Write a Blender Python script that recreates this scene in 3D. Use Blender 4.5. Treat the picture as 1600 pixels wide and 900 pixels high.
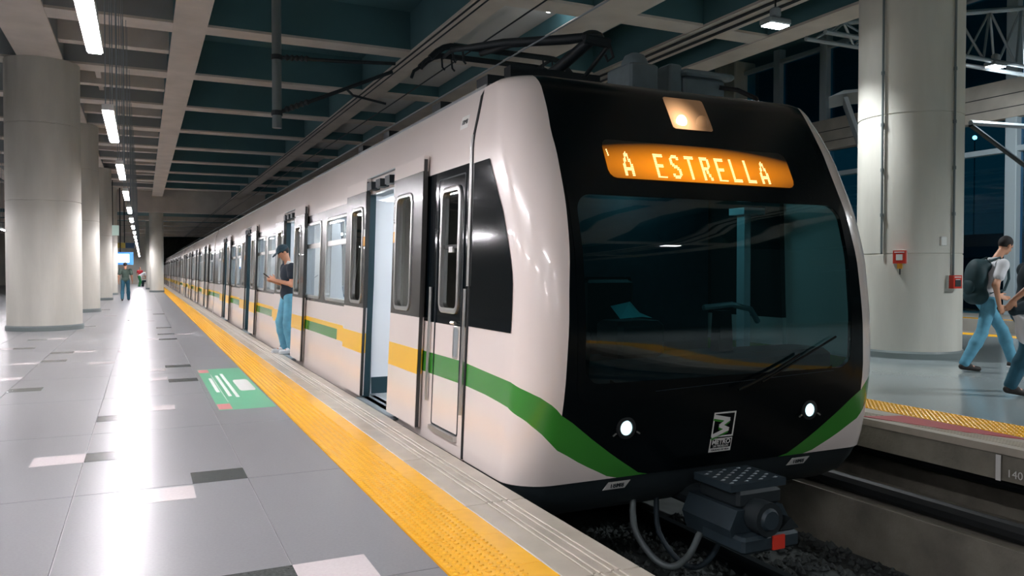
import bpy, bmesh, math, random
import numpy as np
from mathutils import Vector, Matrix
random.seed(7)
S = bpy.context.scene
COL = S.collection
for o in list(bpy.data.objects): bpy.data.objects.remove(o)

# ------------------------------------------------------------------ camera, world, light, exposure
cam = bpy.data.cameras.new('camera'); camo = bpy.data.objects.new('camera', cam); COL.objects.link(camo)
cam.sensor_width = 36; cam.lens = 1234/1600*36; cam.clip_start = .05; cam.clip_end = 600
camo.location = (0, 0, 1.35)
camo.rotation_euler = (math.radians(90-1.207), 0, -math.radians(25.055))
S.camera = camo
W = bpy.data.worlds.new('night'); S.world = W; W.use_nodes = True
bg = W.node_tree.nodes['Background']; bg.inputs[0].default_value = (.10, .25, .29, 1); bg.inputs[1].default_value = .11
S.view_settings.view_transform = 'Standard'; S.view_settings.look = 'None'
S.view_settings.exposure = 0.0; S.view_settings.gamma = 1.0
LAMP_E = 175.0        # luminance of the platform LED strips
CAR_E = 15.0         # luminance of the light strips inside the cars
FLOOD_W = 1700.0      # watts of each flood lamp over the far platform

# ------------------------------------------------------------------ materials
def srgb(r, g, b):
    f = lambda c: (c/255/12.92) if c/255 <= .04045 else ((c/255+.055)/1.055)**2.4
    return (f(r), f(g), f(b))
MATS = {}
def mat(name, col, rough=.5, metal=0, var=0, vscale=6, bump=0, bscale=40, emit=0, ecol=None, spec=.5, coat=0, streak=False, rvar=0):
    m = bpy.data.materials.new(name); m.use_nodes = True; MATS[name] = m
    nt = m.node_tree; p = nt.nodes['Principled BSDF']
    p.inputs['Base Color'].default_value = (*col, 1); p.inputs['Roughness'].default_value = rough
    p.inputs['Metallic'].default_value = metal; p.inputs['Specular IOR Level'].default_value = spec
    p.inputs['Coat Weight'].default_value = coat; p.inputs['Coat Roughness'].default_value = .04
    if emit:
        p.inputs['Emission Color'].default_value = (*(ecol or col), 1); p.inputs['Emission Strength'].default_value = emit
    if var or bump or rvar:
        tc = nt.nodes.new('ShaderNodeTexCoord'); co = tc.outputs['Object']
        if streak:
            mp = nt.nodes.new('ShaderNodeMapping'); mp.inputs['Scale'].default_value = (1, 1, .22)
            nt.links.new(co, mp.inputs[0]); co = mp.outputs[0]
    if var:
        n = nt.nodes.new('ShaderNodeTexNoise'); n.inputs['Scale'].default_value = vscale; n.inputs['Detail'].default_value = 6
        nt.links.new(co, n.inputs['Vector'])
        r = nt.nodes.new('ShaderNodeValToRGB'); r.color_ramp.elements[0].position = .3; r.color_ramp.elements[1].position = .72
        r.color_ramp.elements[0].color = (*[c*(1-var) for c in col], 1); r.color_ramp.elements[1].color = (*[min(1, c*(1+var*.6)) for c in col], 1)
        nt.links.new(n.outputs['Fac'], r.inputs[0]); nt.links.new(r.outputs[0], p.inputs['Base Color'])
    if rvar:
        n = nt.nodes.new('ShaderNodeTexNoise'); n.inputs['Scale'].default_value = 1.3; n.inputs['Detail'].default_value = 4
        nt.links.new(co, n.inputs['Vector'])
        mr = nt.nodes.new('ShaderNodeMapRange'); mr.inputs['To Min'].default_value = rough-rvar; mr.inputs['To Max'].default_value = rough+rvar
        nt.links.new(n.outputs['Fac'], mr.inputs[0]); nt.links.new(mr.outputs[0], p.inputs['Roughness'])
    if bump:
        n = nt.nodes.new('ShaderNodeTexNoise'); n.inputs['Scale'].default_value = bscale; n.inputs['Detail'].default_value = 5
        nt.links.new(co, n.inputs['Vector'])
        b = nt.nodes.new('ShaderNodeBump'); b.inputs['Strength'].default_value = bump; b.inputs['Distance'].default_value = .02
        nt.links.new(n.outputs['Fac'], b.inputs['Height']); nt.links.new(b.outputs[0], p.inputs['Normal'])
    return m
def glass(name, tint, trans, rough=.02):
    m = bpy.data.materials.new(name); m.use_nodes = True; nt = m.node_tree; nt.nodes.clear(); MATS[name] = m
    out = nt.nodes.new('ShaderNodeOutputMaterial'); mx = nt.nodes.new('ShaderNodeMixShader')
    t = nt.nodes.new('ShaderNodeBsdfTransparent'); t.inputs[0].default_value = (*[c*trans for c in tint], 1)
    g = nt.nodes.new('ShaderNodeBsdfGlossy'); g.inputs['Roughness'].default_value = rough; g.inputs[0].default_value = (.9, .95, .95, 1)
    lw = nt.nodes.new('ShaderNodeLayerWeight'); lw.inputs[0].default_value = .5
    p5 = nt.nodes.new('ShaderNodeMath'); p5.operation = 'POWER'; p5.inputs[1].default_value = 4.5
    f = nt.nodes.new('ShaderNodeMath'); f.operation = 'MULTIPLY_ADD'; f.inputs[1].default_value = .9; f.inputs[2].default_value = .06
    nt.links.new(lw.outputs['Facing'], p5.inputs[0]); nt.links.new(p5.outputs[0], f.inputs[0])
    nt.links.new(f.outputs[0], mx.inputs[0]); nt.links.new(t.outputs[0], mx.inputs[1]); nt.links.new(g.outputs[0], mx.inputs[2])
    nt.links.new(mx.outputs[0], out.inputs[0]); return m
floor_m = mat('polished_terrazzo', srgb(140, 141, 143), .29, var=.07, vscale=70, spec=.32)
floor_r = mat('polished_screed', srgb(146, 156, 157), .15, var=.05, vscale=40, spec=.5)
grout_m = mat('pale_grout', srgb(205, 203, 205), .5)
tdark = mat('dark_terrazzo', srgb(88, 92, 90), .22, var=.4, vscale=60)
twhite = mat('white_terrazzo', srgb(220, 212, 212), .22, var=.05, vscale=60)
yellow = mat('yellow_tactile', srgb(252, 186, 44), .26, var=.06, vscale=10)
coping_m = mat('coping_stone', srgb(186, 178, 164), .32, var=.13, vscale=5, rvar=.08)
conc = mat('concrete', srgb(176, 172, 163), .75, var=.16, vscale=1.6, bump=.15, bscale=30)
conc_col = mat('column_concrete', srgb(206, 204, 194), .6, var=.22, vscale=1.3, bump=.08, bscale=25, streak=True)
conc_dark = mat('dirty_concrete', srgb(140, 136, 124), .85, var=.3, vscale=3, bump=.4, bscale=30)
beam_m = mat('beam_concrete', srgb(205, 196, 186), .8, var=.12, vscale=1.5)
slab_m = mat('soffit_panel', srgb(66, 104, 110), .85, var=.12, vscale=.7)  # coffers out of the lamplight: their teal shade is put into the colour
slab_l = mat('soffit_grey', srgb(142, 146, 146), .85, var=.1, vscale=.7)  # same coffers where the lamps reach: lit tone put into the colour
slab_w = mat('soffit_white', srgb(205, 203, 200), .8, var=.06, vscale=.8)  # brightly lit ceiling strip, the light put into the colour
skirt_m = mat('column_skirting', srgb(120, 130, 130), .3)
white = mat('train_white', srgb(234, 224, 218), .22, var=.015, vscale=2, coat=.5)
dgrey = mat('train_charcoal', srgb(50, 50, 49), .24, coat=.15, spec=.4)
roof_g = mat('roof_grey', srgb(104, 120, 126), .55, var=.15)
green = mat('train_green', srgb(58, 138, 50), .25, coat=.4)
tyel = mat('train_yellow', srgb(250, 196, 40), .3, coat=.3)
black = mat('gloss_black', srgb(8, 16, 20), .1, coat=.15, spec=.3)
mask_m = mat('mask_black', srgb(5, 11, 14), .2, spec=.25)
rubber = mat('black_rubber', srgb(20, 24, 26), .6)
dark = mat('dark_steel', srgb(36, 44, 48), .55, metal=.3)
dblue = mat('dark_blue_steel', srgb(40, 54, 62), .55, metal=.2, var=.2, vscale=8)
skirt_d = mat('skirt_paint', srgb(40, 50, 54), .5)
chrome = mat('brushed_steel', srgb(205, 205, 202), .28, metal=.9)
teal_f = mat('door_frame_teal', srgb(36, 64, 72), .35, metal=.3)
inner = mat('interior_white', srgb(225, 230, 235), .4)
innerf = mat('interior_floor', srgb(190, 196, 200), .35, var=.05)
seatm = mat('seat_blue', srgb(40, 90, 130), .5)
winglass = glass('window_glass', (.86, .9, .92), .9)
doorglass = glass('door_glass', (.55, .58, .55), .6)
screen_g = glass('windscreen_glass', (.35, .62, .65), .8)
curtain = glass('facade_glass', (.35, .8, 1.), .85)
def emitter(name, col, e): return mat(name, (.02, .02, .02), .4, emit=e, ecol=col, spec=.2)
lamp_m = emitter('led_tube', (1, .955, 1.0), LAMP_E)
carlamp = emitter('car_light', (.92, .97, 1), CAR_E)
flood_m = emitter('flood_lens', (.92, .97, 1), 60)
led = emitter('amber_led', (1, .60, .24), 3.2)
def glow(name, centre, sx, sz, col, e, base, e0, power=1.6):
    # lamp glass with its glow painted in: emission fades out from a centre
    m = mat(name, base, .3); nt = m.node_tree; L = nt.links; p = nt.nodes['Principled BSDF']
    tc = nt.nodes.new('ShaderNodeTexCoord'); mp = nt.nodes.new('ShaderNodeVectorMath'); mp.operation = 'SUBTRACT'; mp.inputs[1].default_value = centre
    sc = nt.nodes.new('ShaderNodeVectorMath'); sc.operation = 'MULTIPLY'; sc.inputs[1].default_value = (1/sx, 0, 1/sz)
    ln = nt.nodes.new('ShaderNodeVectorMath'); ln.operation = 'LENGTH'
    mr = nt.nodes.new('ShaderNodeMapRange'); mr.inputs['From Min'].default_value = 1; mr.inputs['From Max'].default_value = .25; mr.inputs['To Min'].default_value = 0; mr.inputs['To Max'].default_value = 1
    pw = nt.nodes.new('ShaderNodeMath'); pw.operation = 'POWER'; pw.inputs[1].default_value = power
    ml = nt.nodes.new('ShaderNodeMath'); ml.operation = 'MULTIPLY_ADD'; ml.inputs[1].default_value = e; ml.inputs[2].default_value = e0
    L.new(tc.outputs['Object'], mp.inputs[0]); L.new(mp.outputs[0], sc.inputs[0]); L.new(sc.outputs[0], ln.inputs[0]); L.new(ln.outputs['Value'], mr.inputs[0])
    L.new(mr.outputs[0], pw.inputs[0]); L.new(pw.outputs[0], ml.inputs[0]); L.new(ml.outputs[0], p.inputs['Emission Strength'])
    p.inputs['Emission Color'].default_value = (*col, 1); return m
ledbg = glow('amber_glow', (-.09, 0, 2.085+1.12), 1.15, .185, (1, .29, .006), 1.2, (.012, .01, .008), .0, .9)
head_l = emitter('headlamp_lens', (.62, .93, 1), 1.6)
halo_l = emitter('warm_lamp', (1, .70, .42), 6)
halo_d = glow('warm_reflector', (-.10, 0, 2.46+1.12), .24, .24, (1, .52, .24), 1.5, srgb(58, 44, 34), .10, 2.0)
screen_e = emitter('lit_screen', (.85, .93, 1), 3)
city = emitter('city_light', (1, .92, .8), 8)
alu = mat('aluminium', srgb(150, 160, 165), .45, metal=.5)
mull = mat('mullion_paint', srgb(160, 176, 184), .5)
pipe_m = mat('galvanised_pipe', srgb(112, 122, 124), .5, metal=.4)
wire_m = mat('wire', srgb(22, 34, 40), .5, metal=.4)
red = mat('alarm_red', srgb(205, 55, 40), .4)
amber = mat('amber_plastic', srgb(225, 160, 40), .4)
offw = mat('off_white', srgb(222, 222, 218), .5)
print_d = mat('dark_print', srgb(40, 46, 50), .6)
stone_m = mat('ballast_stone', srgb(66, 72, 72), .9, var=.35, vscale=4)
stick_g = mat('sticker_green', srgb(112, 190, 150), .3)
stick_p = mat('sticker_pink', srgb(235, 150, 150), .3)
stick_r = mat('patch_red', srgb(188, 84, 90), .35)
skin = mat('skin', srgb(205, 150, 120), .5, var=.06, vscale=12)
denim = mat('light_denim', srgb(96, 160, 186), .85, var=.22, vscale=9)
denim_d = mat('dark_denim', srgb(40, 92, 112), .85, var=.2, vscale=9)
shirt_n = mat('navy_cotton', srgb(24, 36, 48), .85, var=.1)
shirt_w = mat('white_cotton', srgb(212, 212, 216), .85, var=.04)
shirt_g = mat('olive_cotton', srgb(62, 78, 70), .85, var=.1)
shirt_r = mat('red_cotton', srgb(190, 50, 60), .85)
trous_g = mat('green_trousers', srgb(50, 130, 80), .85)
cloth_d = mat('dark_teal_cloth', srgb(22, 44, 54), .85, var=.15)
bag_m = mat('backpack_nylon', srgb(20, 54, 60), .7, var=.2)
hair_m = mat('dark_hair', srgb(28, 24, 24), .7, bump=.3, bscale=120)
cap_m = mat('cap_cloth', srgb(44, 66, 76), .85, var=.3, vscale=25)
shoe_w = mat('white_shoe', srgb(215, 218, 220), .6)
shoe_d = mat('dark_shoe', srgb(52, 46, 44), .7, var=.4, vscale=30)
lips = mat('lip', srgb(150, 90, 80), .6)
eye_m = mat('eye', srgb(30, 26, 24), .3)
cloth_t = mat('teal_cloth', srgb(90, 190, 200), .8)

# ------------------------------------------------------------------ mesh builder
def root_loc(p):
    v = Vector((0, 0, 0))
    while p is not None: v = v + p.location; p = p.parent
    return v
class MB:
    def __init__(s): s.v = []; s.f = []; s.mi = []; s.mats = []
    def m(s, mt):
        if mt is None: return 0
        if mt not in s.mats: s.mats.append(mt)
        return s.mats.index(mt)
    def add(s, vs, fs, mt=None):
        o = len(s.v); k = s.m(mt); s.v += [tuple(map(float, a)) for a in vs]
        for f in fs: s.f.append(tuple(i+o for i in f)); s.mi.append(k)
        return s
    def box(s, x0, x1, y0, y1, z0, z1, mt=None, bev=0):
        if bev:
            b = min(bev, abs(x1-x0)/2.01, abs(y1-y0)/2.01, abs(z1-z0)/2.01)
            ring = lambda i, z: [(x0+b-i, y0+i*0+b-b if 0 else y0, z)]
            def loop(d, z): # chamfered rectangle inset by d
                X0, X1, Y0, Y1 = x0+d, x1-d, y0+d, y1-d; c = b
                return [(X0+c, Y0, z), (X1-c, Y0, z), (X1, Y0+c, z), (X1, Y1-c, z), (X1-c, Y1, z), (X0+c, Y1, z), (X0, Y1-c, z), (X0, Y0+c, z)]
            L = [loop(b*.9, z0), loop(0, z0+b), loop(0, z1-b), loop(b*.9, z1)]
            vs = sum(L, []); fs = [tuple(range(7, -1, -1)), tuple(range(24, 32))]
            for r in range(3):
                for i in range(8): j = (i+1) % 8; fs.append((r*8+i, r*8+j, r*8+8+j, r*8+8+i))
            return s.add(vs, fs, mt)
        vs = [(x, y, z) for z in (z0, z1) for y in (y0, y1) for x in (x0, x1)]
        return s.add(vs, [(0, 2, 3, 1), (4, 5, 7, 6), (0, 1, 5, 4), (2, 6, 7, 3), (0, 4, 6, 2), (1, 3, 7, 5)], mt)
    def tube(s, pts, r, n=8, mt=None, cap=True):
        pts = [Vector(p) for p in pts]; R = r if isinstance(r, (list, tuple)) else [r]*len(pts)
        vs = []; fs = []; ref = None
        for i, p in enumerate(pts):
            t = (pts[min(i+1, len(pts)-1)]-pts[max(i-1, 0)]).normalized()
            if ref is None: ref = Vector((0, 0, 1)) if abs(t.z) < .9 else Vector((1, 0, 0))
            a = (ref - t*ref.dot(t)).normalized(); b = t.cross(a); ref = a
            for k in range(n):
                g = 2*math.pi*k/n; vs.append(p + (a*math.cos(g)+b*math.sin(g))*R[i])
        for i in range(len(pts)-1):
            for k in range(n): j = (k+1) % n; fs.append((i*n+k, i*n+j, i*n+n+j, i*n+n+k))
        if cap: fs += [tuple(range(n-1, -1, -1)), tuple(range((len(pts)-1)*n, len(pts)*n))]
        return s.add(vs, fs, mt)
    def lathe(s, prof, c, n=32, mt=None, axis='z', cap=True):
        vs = []; fs = []
        for r, h in prof:
            for k in range(n):
                a = 2*math.pi*k/n; x, y = r*math.cos(a), r*math.sin(a)
                vs.append((c[0]+x, c[1]+y, c[2]+h) if axis == 'z' else (c[0]+x, c[1]-h, c[2]+y))
        for i in range(len(prof)-1):
            for k in range(n): j = (k+1) % n; fs.append((i*n+k, i*n+j, i*n+n+j, i*n+n+k))
        if cap: fs += [tuple(range(n-1, -1, -1)), tuple(range((len(prof)-1)*n, len(prof)*n))]
        return s.add(vs, fs, mt)
    def prism(s, poly, ex, mt=None):   # poly: 3d points, ex: extrusion vector
        n = len(poly); e = Vector(ex); vs = [Vector(p) for p in poly]+[Vector(p)+e for p in poly]
        fs = [tuple(range(n-1, -1, -1)), tuple(range(n, 2*n))]+[(i, (i+1) % n, n+(i+1) % n, n+i) for i in range(n)]
        return s.add(vs, fs, mt)
    def sph(s, c, r, n=10, mt=None):
        rr = r if isinstance(r, (tuple, list)) else (r, r, r); vs = []; fs = []; m_ = n//2
        for i in range(m_+1):
            t = math.pi*i/m_
            for k in range(n): a = 2*math.pi*k/n; vs.append((c[0]+rr[0]*math.sin(t)*math.cos(a), c[1]+rr[1]*math.sin(t)*math.sin(a), c[2]+rr[2]*math.cos(t)))
        for i in range(m_):
            for k in range(n): j = (k+1) % n; fs.append((i*n+k, i*n+n+k, i*n+n+j, i*n+j))
        return s.add(vs, fs, mt)
    def mesh(s, name, off=(0, 0, 0), smooth=False):
        me = bpy.data.meshes.new(name)
        me.from_pydata([(a[0]-off[0], a[1]-off[1], a[2]-off[2]) for a in s.v], [], s.f)
        for mt in s.mats: me.materials.append(mt)
        if len(s.mats) > 1: me.polygons.foreach_set('material_index', s.mi)
        me.validate(); 
        bm = bmesh.new(); bm.from_mesh(me); bmesh.ops.recalc_face_normals(bm, faces=bm.faces)
        if smooth:
            for f in bm.faces: f.smooth = True
            for e in bm.edges:
                if len(e.link_faces) == 2 and e.calc_face_angle(0) > smooth: e.smooth = False
        bm.to_mesh(me); bm.free()
        return me
    def build(s, name, mt=None, parent=None, origin=None, smooth=False, local=False):
        if mt is not None and mt not in s.mats and not s.mats: s.mats = [mt]
        if smooth is True: smooth = .7
        off = root_loc(parent) if (parent is not None and not local) else (origin or (0, 0, 0))
        if local: off = (0, 0, 0)
        o = bpy.data.objects.new(name, s.mesh(name, off, smooth)); COL.objects.link(o)
        if parent is not None: o.parent = parent
        elif origin: o.location = origin
        return o
def B(x0, x1, y0, y1, z0, z1, mt=None, bev=0): return MB().box(x0, x1, y0, y1, z0, z1, mt, bev)
def T(pts, r, n=8, mt=None): return MB().tube(pts, r, n, mt)
def tag(o, label=None, cat=None, group=None, kind=None):
    if label: o['label'] = label
    if cat: o['category'] = cat
    if group: o['group'] = group
    if kind: o['kind'] = kind
    return o
def empty(name, loc, label=None, cat=None, group=None, rz=0, kind=None):
    o = bpy.data.objects.new(name, None); COL.objects.link(o); o.location = loc; o.rotation_euler = (0, 0, rz); o.empty_display_size = .2
    return tag(o, label, cat, group, kind)
def copy_tree(o, loc, label=None, parent=None, rz=None):
    c = o.copy(); COL.objects.link(c); c.parent = parent
    if parent is None:
        c.location = loc
        if rz is not None: c.rotation_euler = (0, 0, rz)
    if label: c['label'] = label
    for ch in list(o.children): copy_tree(ch, None, None, c)
    return c
def inst(src, name, loc, parent):      # another piece sharing mesh data, loc in world
    o = bpy.data.objects.new(name, src); COL.objects.link(o); o.parent = parent
    o.location = Vector(loc)-root_loc(parent); return o
def text_mesh(txt, size, depth=.001, bold=False):
    cu = bpy.data.curves.new('t', 'FONT'); cu.body = txt; cu.size = size; cu.extrude = depth; cu.align_x = 'CENTER'; cu.align_y = 'CENTER'; cu.resolution_u = 3
    if bold: cu.offset = size*.02
    ob = bpy.data.objects.new('t', cu); COL.objects.link(ob)
    dg = bpy.context.evaluated_depsgraph_get(); dg.update()
    me = bpy.data.meshes.new_from_object(ob.evaluated_get(dg)); bpy.data.objects.remove(ob); return me
def text(name, txt, size, M, mt, parent, bold=False):   # M: world matrix of the text plane
    me = text_mesh(txt, size, .001, bold); me.materials.clear(); me.materials.append(mt)
    me.transform(Matrix.Translation(-root_loc(parent)) @ M)
    o = bpy.data.objects.new(name, me); COL.objects.link(o); o.parent = parent; return o
def frame_m(origin, xdir, ydir):
    x = Vector(xdir).normalized(); y = Vector(ydir); y = (y-x*x.dot(y)).normalized(); z = x.cross(y)
    return Matrix.Translation(origin) @ Matrix((x, y, z)).transposed().to_4x4()

ords = 'nearest second third fourth fifth sixth seventh eighth ninth tenth eleventh twelfth thirteenth fourteenth fifteenth sixteenth seventeenth eighteenth nineteenth twentieth twenty-first'.split()
# ------------------------------------------------------------------ platform floors
EDGE, PITZ = 2.05, -1.12
floor = empty('floor', (0, 0, 0), kind='structure')
B(-14, 1.22, -14, 104, -.5, -.012, grout_m).build('subfloor', None, floor)
def tile_mesh(w, l, mt, h=.012, z=-.012):
    return B(.003, w-.003, .003, l-.003, z, z+h, mt, .0012).mesh('floor_tile')
GX = [-7.39, -6.39, -5.39, -4.39, -3.39, -2.39, -1.39, -.39, .61, 1.22]
tm = {1: tile_mesh(1.0, 2.0, floor_m), 0: tile_mesh(.61, 2.0, floor_m)}
for i in range(len(GX)-1):
    for k in range(-1, 20):
        inst(tm[0 if i == len(GX)-2 else 1], 'floor_tile', (GX[i], 1.38+2*k, 0), floor)
far = MB()
for i in range(len(GX)-1):
    for k in range(20, 51): far.box(GX[i]+.003, GX[i+1]-.003, 1.383+2*k, 3.377+2*k, -.012, 0, floor_m)
for k in range(-7, -1):
    for i in range(len(GX)-1): far.box(GX[i]+.003, GX[i+1]-.003, 1.383+2*k, 3.377+2*k, -.012, 0, floor_m)
far.box(-14, -7.395, -14, 104, -.012, 0, floor_m)
tag(far.build('floor_tiling', None, floor), kind='stuff')
third = 1/3
dm, wm = B(0, third, 0, .3, 0, .0012, tdark).mesh('accent_tile'), B(0, third, 0, .3, 0, .0012, twhite).mesh('accent_tile')
Dk = [(.44, 5.53), (-.28, 6.46), (-.31, 8.11), (-1.19, 10.47), (.43, 10.59), (.42, 12.2), (.53, 3.54), (.41, 17.13), (.42, 18.54), (.43, 20.67), (-1.81, 16.14), (-1.19, 15.01), (-1.18, 13.66), (-1.83, 18.02), (-1.19, 21.92), (-.2, 24.2), (.44, 27.3), (-1.2, 31.2)]
Wh = [(-.54, 6.46), (.11, 5.19), (.1, 8.52), (.76, 3.54), (-1.51, 13.45), (-.54, 13.09), (.16, 10.84), (.14, 11.85), (-2.11, 16.16), (-1.49, 11.62), (-.87, 15.09), (-1.5, 18.19), (.11, 17.27), (.74, 18.4), (-.31, 14.83), (.1, 23.6), (-.9, 26.8), (.1, 30.4)]
for L, me in ((Dk, dm), (Wh, wm)):
    for x, y in L:
        k = math.floor((x+.39)/third+1e-6)
        inst(me, 'accent_tile', (-.39+k*third+.0005, y-.15, .0), floor)
# yellow tactile strip
TL = .45
t = B(0, .44, .002, TL-.002, -.012, .002, yellow)
for i in range(7):
    for j in range(10):
        x, y = .03+i*.046, .0225+j*.045
        t.lathe([(.0155, .002), (.0105, .0075)], (x, y, 0), 8, yellow, cap=False); n = len(t.v)
        t.f.append(tuple(range(n-8, n))); t.mi.append(0)
tme = t.mesh('tactile_tile')
strip = empty('trim_1', (0, 0, 0), kind='structure')
B(1.22, 1.67, -14, 104, -.5, -.012, yellow).build('tactile_bed', None, strip)
for k in range(0, 150):
    inst(tme, 'tactile_tile', (1.225, 1.0+TL*k, 0), strip)
B(1.225, 1.665, 1.0+TL*150, 104, -.012, .003, yellow).build('tactile_strip_end', None, strip)
B(1.225, 1.665, -14, 1.0, -.012, .003, yellow).build('tactile_strip_start', None, strip)
# coping slabs with grip ribs
c = B(1.672, EDGE, .004, 1.196, -.09, 0, coping_m, .004)
for x in (1.80, 1.835, 1.895, 1.93): c.box(x, x+.02, .004, 1.196, 0, .008, coping_m, .003)
cme = c.mesh('coping_slab')
cop = empty('trim_2', (0, 0, 0), kind='structure')
for k in range(0, 84): inst(cme, 'coping_slab', (0, .6+1.2*k, 0), cop)
B(1.672, EDGE, -14, .6, -.09, 0, coping_m).build('coping_run', None, cop)
B(1.672, EDGE-.02, -14, 104, -.5, -.09, conc_dark).build('platform_edge_wall', None, cop)
# track pit
pit = empty('floor_pit', (3.7, 0, PITZ), kind='structure')
B(1.6, 7.6, -14, 104, PITZ-.3, PITZ, stone_m).build('track_bed', None, pit)
B(1.3, 1.62, -14, 104, PITZ-.3, -.5, conc_dark).build('pit_wall', None, pit)
MB().prism([(5.62, -14, PITZ), (5.55, -14, -.62), (6.25, -14, -.62), (6.25, -14, PITZ)], (0, 118, 0), conc_dark).build('concrete_upstand', None, pit)
B(7.0, 7.3, -14, 104, PITZ, -.3, conc_dark).build('recess_wall', None, pit)
T([(5.70, -14, -.54), (5.70, 104, -.54)], .075, 10, rubber).build('cable_duct', None, pit)
T([(6.5, -14, -.42), (6.5, 104, -.42)], .05, 8, dark).build('cable_duct', None, pit)
st = MB(); ico = [(0, 0, 1), (.9, 0, .3), (.2, .9, .3), (-.8, .5, .2), (-.7, -.6, .3), (.3, -.9, .2), (0, 0, -.6)]
icf = [(0, 1, 2), (0, 2, 3), (0, 3, 4), (0, 4, 5), (0, 5, 1), (6, 2, 1), (6, 3, 2), (6, 4, 3), (6, 5, 4), (6, 1, 5)]
for i in range(5200):
    x, y = random.uniform(1.7, 5.58), random.uniform(1.0, 6.5); r = random.uniform(.02, .042); a = random.uniform(0, 6.28)
    if abs(abs(x-3.73)-.72) < .06: continue
    ca, sa = math.cos(a), math.sin(a); k = [random.uniform(.7, 1.3) for _ in range(3)]
    st.add([(x+r*(p[0]*ca-p[1]*sa)*k[0], y+r*(p[0]*sa+p[1]*ca)*k[1], PITZ+.012+r*p[2]*k[2]) for p in ico], icf, stone_m)
tag(st.build('ballast', None, pit), kind='stuff')
for sx, w in ((-1, 'left'), (1, 'right')):
    x = 3.73+sx*.72
    r = MB().prism([(x-.07, 0, PITZ), (x-.07, 0, PITZ+.02), (x-.01, 0, PITZ+.04), (x-.01, 0, PITZ+.1), (x-.035, 0, PITZ+.11), (x-.035, 0, PITZ+.145), (x+.035, 0, PITZ+.145), (x+.035, 0, PITZ+.11), (x+.01, 0, PITZ+.1), (x+.01, 0, PITZ+.04), (x+.07, 0, PITZ+.02), (x+.07, 0, PITZ)], (0, 116, 0), dark)
    r.v = [(a[0], a[1]-14, a[2]) for a in r.v]
    tag(r.build('rail', None, None, (x, -14, PITZ)), 'steel running rail under the train, %s of the pair' % w, 'rail')
# right platform
RE = 6.02
fr = empty('floor_right', (RE, 0, 0), kind='structure')
MB().box(RE, 16.4, -14, 104, -.27, -.004, conc_dark).build('platform_slab', None, fr)
MB().box(6.94, 15.9, -14, 104, -.004, 0, floor_r).build('floor_finish', None, fr)
MB().box(RE-.03, RE+.46, -14, 104, -.06, 0, coping_m).build('edge_coping', None, fr)
rb = MB()
for x in (6.1, 6.15, 6.2, 6.25): rb.box(x, x+.018, -4, 20, 0, .004, coping_m)
rb.build('grip_ribs', None, fr)
t2 = B(0, .47, .002, TL-.002, -.004, .002, yellow)
for i in range(9):
    for j in range(9): t2.lathe([(.0155, .002), (.0105, .0075)], (.03+i*.051, .025+j*.05, 0), 6, yellow)
t2m = t2.mesh('tactile_tile')
for k in range(32): inst(t2m, 'tactile_tile', (6.465, -4+TL*k, 0), fr)
B(6.465, 6.935, -4+TL*32, 104, -.004, .002, yellow).build('tactile_strip_end', None, fr)
B(15.9, 16.4, -14, 104, -.004, .004, yellow).build('tactile_strip', None, fr)
B(RE-.031, RE-.028, 3.9, 3.94, -.27, -.07, offw).build('mark_stripe', None, fr)
text('painted_number', '140', .085, frame_m((RE-.032, 3.79, -.2), (0, -1, 0), (0, 0, 1)), offw, fr)
tag(MB().prism([(6.04, 5.25, .001), (6.42, 5.1, .001), (6.44, 4.15, .001), (6.40, 3.95, .001), (6.22, 4.4, .001)], (0, 0, .0045), stick_r).build('floor_patch', None, None, (6.2, 4.6, 0)), 'faded red floor marking beside the yellow strip of the far platform', 'floor marking')
# second track, further platform
f3 = empty('floor_far', (21.9, 0, 0), kind='structure')
B(16.4, 21.4, -14, 104, -1.2, -.35, conc).build('second_track_bed', None, f3)
B(21.4, 40, -14, 104, -1.2, 0, conc).build('platform_slab', None, f3)
B(21.5, 21.95, -14, 104, 0, .004, yellow).build('tactile_strip', None, f3)

# green floor sticker
stk = empty('floor_sticker', (.92, 9.9, 0), 'green floor sticker with white text lines beside the yellow strip', 'sticker')
B(.66, 1.2, 8.12, 11.6, 0, .0012, stick_g).build('sheet', None, stk)
for y in (8.16, 11.2): B(.665, .79, y, y+.34, .0012, .0022, stick_p, .0004).build('pink_mark', None, stk)
for x, y0, y1 in ((.735, 9.35, 10.6), (.83, 9.0, 10.85), (.90, 8.9, 11.0)):
    B(x, x+.035, y0, y1, .0012, .002, offw).build('text_line', None, stk)
B(.785, .792, 8.6, 11.0, .0012, .002, offw).build('text_line', None, stk)
pb = []
for cx, cy, a0 in ((1.135, 10.2, 0), (1.02, 10.2, 90), (1.02, 9.5, 180), (1.135, 9.5, 270)):
    for q in range(5): a = math.radians(a0+q*22.5); pb.append((cx+.03*math.cos(a), cy+.14*math.sin(a), .0012))
MB().prism(pb, (0, 0, .001), offw).build('white_panel', None, stk)

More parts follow.
